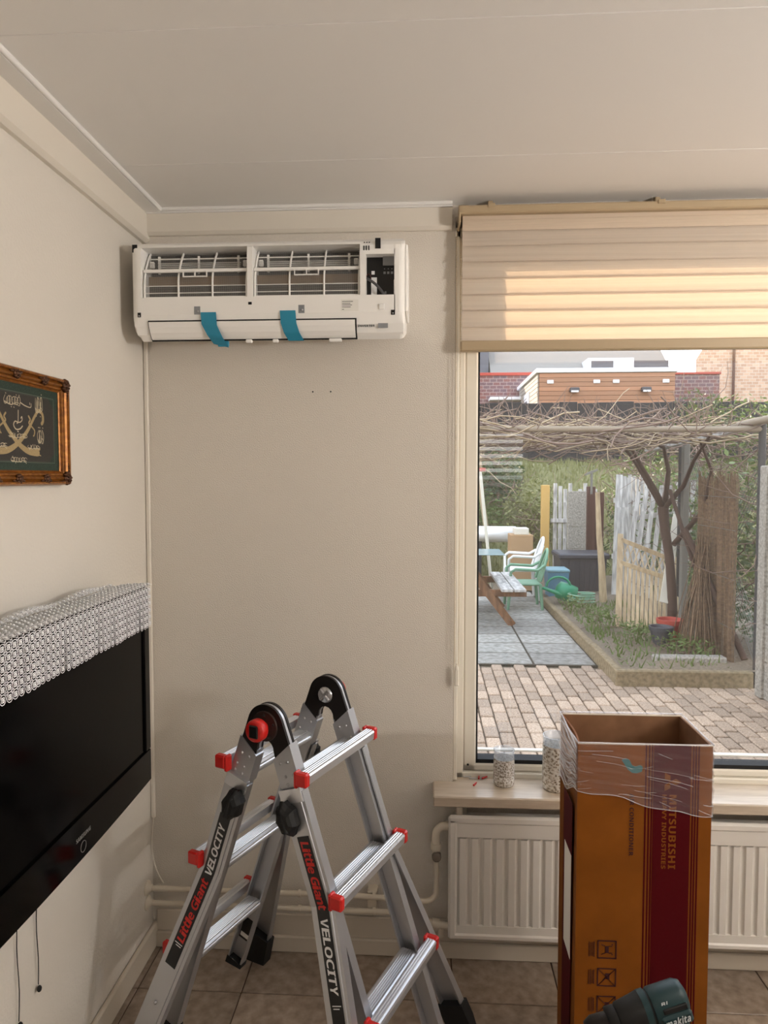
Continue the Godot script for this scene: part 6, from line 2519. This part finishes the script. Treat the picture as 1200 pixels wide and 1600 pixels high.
		tube(st, [base, v3(q[0].x, q[0].y, q[0].z)], 0.03, 6)
		put("stems", st, M["twig"], t).set_meta("kind", "stuff")
	# thin bare tree
	st = S()
	tube(st, [v3(1.12, 0.6, -12.9), v3(1.02, 1.3, -12.9), v3(0.98, 1.8, -12.9), v3(1.0, 2.4, -12.9)], [0.05, 0.045, 0.035, 0.02], 8)
	twigs(st, v3(1.0, 2.2, -12.9), v3(0.1, 0.4, 0.1), 14, 0.9, 0.01, 71)
	solo("young_tree", st, M["twig pale"], "thin bare young tree behind the white pole", "tree", v3(1.12, 0.6, -12.9))
	st = S()
	for q in [[v3(5.3, 2.3, -14.4), 22], [v3(5.6, 2.5, -14.3), 22]]:
		twigs(st, q[0], v3(0.4, 0.4, 0.3), q[1], 1.5, 0.012, int(q[0].x * 31))
	tube(st, [v3(5.45, 1.6, -14.4), v3(5.45, 2.5, -14.35)], 0.04, 6)
	var th := solo("bare_shrub", st, M["twig"], "bare twiggy shrub in front of the dark fence", "shrub", v3(5.45, 1.6, -14.4))

func backdrop_houses() -> void:
	# dark board fence on the bank
	var f := thing("board_fence", "dark board fence along the top of the bank", "fence", v3(4, 1.9, -16.3))
	var st := S()
	for k in range(5, 26):
		st = S()
		cbb(st, v3(-1.6 + k * 0.42, 1.9, -16.35), v3(-1.19 + k * 0.42, 3.36 + 0.015 * (k % 3), -16.3), 0.01)
		put("board", st, M["dark boards"], f)
	# timber-clad extension
	var t := thing("clad_extension", "flat-roofed extension clad in orange brown boards behind the fence", "building", v3(5.0, 1.9, -22))
	st = S()
	bb(st, v3(3.16, 1.9, -24.0), v3(6.82, 4.62, -20.03))
	put("core", st, M["dark boards"], t)
	for k in 13:
		st = S()
		cbb(st, v3(3.15, 2.95 + k * 0.125, -20.05), v3(6.85, 2.95 + k * 0.125 + 0.118, -20.0), 0.006)
		put("board", st, M["cladding a"] if k % 3 else M["cladding b"], t)
	for k in 13:
		st = S()
		cbb(st, v3(3.11, 2.95 + k * 0.125, -24.0), v3(3.15, 2.95 + k * 0.125 + 0.118, -20.06), 0.006)
		put("board", st, M["grey cladding"], t)
	st = S()
	cbb(st, v3(3.05, 4.58, -24.1), v3(6.93, 4.70, -19.95), 0.01)
	put("roof_edge", st, M["fascia white"], t)
	st = S()
	cbb(st, v3(3.08, 3.2, -22.6), v3(3.12, 4.25, -21.6), 0.01)
	var sw := put("side_window", st, M["fascia white"], t)
	st = S()
	bb(st, v3(3.07, 3.3, -22.5), v3(3.085, 4.0, -21.9))
	put("pane", st, M["roof dark"], sw)
	for x in [3.45, 4.72, 5.25, 6.6]:
		st = S()
		cbb(st, v3(x - 0.09, 4.28, -20.0), v3(x + 0.09, 4.38, -19.97), 0.01)
		put("vent", st, M["fascia white"], t)
	for x in [4.1, 6.05]:
		st = S()
		cbb(st, v3(x - 0.13, 4.04, -20.0), v3(x + 0.13, 4.16, -19.85), 0.02)
		var lm := put("wall_light", st, M["box slate"], t)
		st = S()
		bx(st, v3(x, 4.05, -19.87), v3(0.2, 0.05, 0.06), Transform3D(Basis(Vector3.RIGHT, 0.5), Vector3.ZERO) if false else Transform3D())
		put("diffuser", st, M["fascia white"], lm)
	# brick walls on both sides of it
	t = thing("brick_wall", "purple red brick garden wall with a red coping left of the extension", "wall", v3(1.5, 1.9, -24.2), "brick walls behind the fence")
	st = S()
	bb(st, v3(-6, 1.9, -24.4), v3(3.7, 5.1, -24.15))
	put("brickwork", st, M["brickwork0"], t)
	st = S()
	cbb(st, v3(-6, 5.1, -24.45), v3(3.7, 5.2, -24.1), 0.01)
	put("coping", st, M["red tile"], t)
	st = S()
	cbb(st, v3(2.1, 4.22, -24.1), v3(3.15, 4.32, -23.5), 0.01)
	put("white_canopy", st, M["fascia white"], t)
	t = thing("brick_wall", "dark purple brick wall between the extension and the gable", "wall", v3(8.5, 1.9, -23.2), "brick walls behind the fence")
	st = S()
	bb(st, v3(6.95, 1.9, -23.3), v3(9.27, 4.93, -23.05))
	put("brickwork", st, M["brickwork0"], t)
	st = S()
	cbb(st, v3(6.9, 4.93, -23.35), v3(9.3, 5.0, -23.0), 0.01)
	put("coping", st, M["red tile"], t)
	# terraced house with a grey roof and white dormer
	t = thing("terraced_house", "house with a wide grey roof and white dormer window", "house", v3(4, 1.9, -33))
	st = S()
	bb(st, v3(-6, 1.9, -39), v3(10.0, 5.9, -30.5))
	put("wall", st, M["wall render"], t)
	st = S()
	prism(st, [Vector2(-30.2, 5.85), Vector2(-34.8, 9.5), Vector2(-39.3, 5.85)], 2.75, 10.3, Transform3D(Basis(Vector3(0, 0, 1), Vector3.UP, Vector3(1, 0, 0)), Vector3.ZERO))
	put("roof", st, M["roof grey"], t)
	st = S()
	bb(st, v3(-6.0, 5.85, -36), v3(2.7, 8.0, -31.0))
	put("flat_part", st, M["roof dark"], t)
	st = S()
	cbb(st, v3(1.0, 5.9, -31.0), v3(2.15, 6.7, -30.8), 0.02)
	put("white_window", st, M["fascia white"], t)
	st = S()
	cbb(st, v3(6.7, 5.95, -31.5), v3(8.6, 6.62, -30.0), 0.02)
	var dm := put("dormer", st, M["fascia white"], t)
	st = S()
	bb(st, v3(6.85, 6.0, -30.02), v3(7.75, 6.5, -29.98))
	put("pane", st, M["roof dark"], dm)
	st = S()
	bb(st, v3(8.62, 5.98, -30.6), v3(10.1, 6.55, -30.3))
	put("pane", st, M["roof dark"], dm)
	# brick gable on the right
	t = thing("gable_house", "tall orange brick gable house behind the bush", "house", v3(14, 1.9, -30))
	st = S()
	loft(st, [[v3(10.36, 1.9, -28), v3(10.36, 6.2, -28), v3(10.9, 7.1, -28), v3(15.0, 12.0, -28), v3(20, 6.2, -28), v3(20, 1.9, -28)], [v3(13.8, 1.9, -36), v3(13.8, 6.2, -36), v3(14.3, 7.1, -36), v3(18.4, 12.0, -36), v3(23.4, 6.2, -36), v3(23.4, 1.9, -36)]])
	put("brickwork", st, M["brickwork1"], t)
	st = S()
	tube(st, [v3(11.75, 1.9, -27.93), v3(11.75, 8.6, -27.93)], 0.05, 8)
	put("downpipe", st, M["rust"], t)
	# neighbour's house left of the garden, outside the view; it keeps the low sun off the patio
	t = thing("neighbour_house", "brick neighbour house beside the garden, left of the window view", "house", v3(-5, 0, -15))
	st = S()
	bb(st, v3(-9, -0.2, -16.2), v3(0.2, 7.3, -13.2))
	put("brickwork", st, M["brickwork1"], t)
	st = S()
	cbb(st, v3(-9.1, 7.3, -16.25), v3(0.3, 7.5, -13.1), 0.02)
	put("roof_edge", st, M["fascia white"], t)
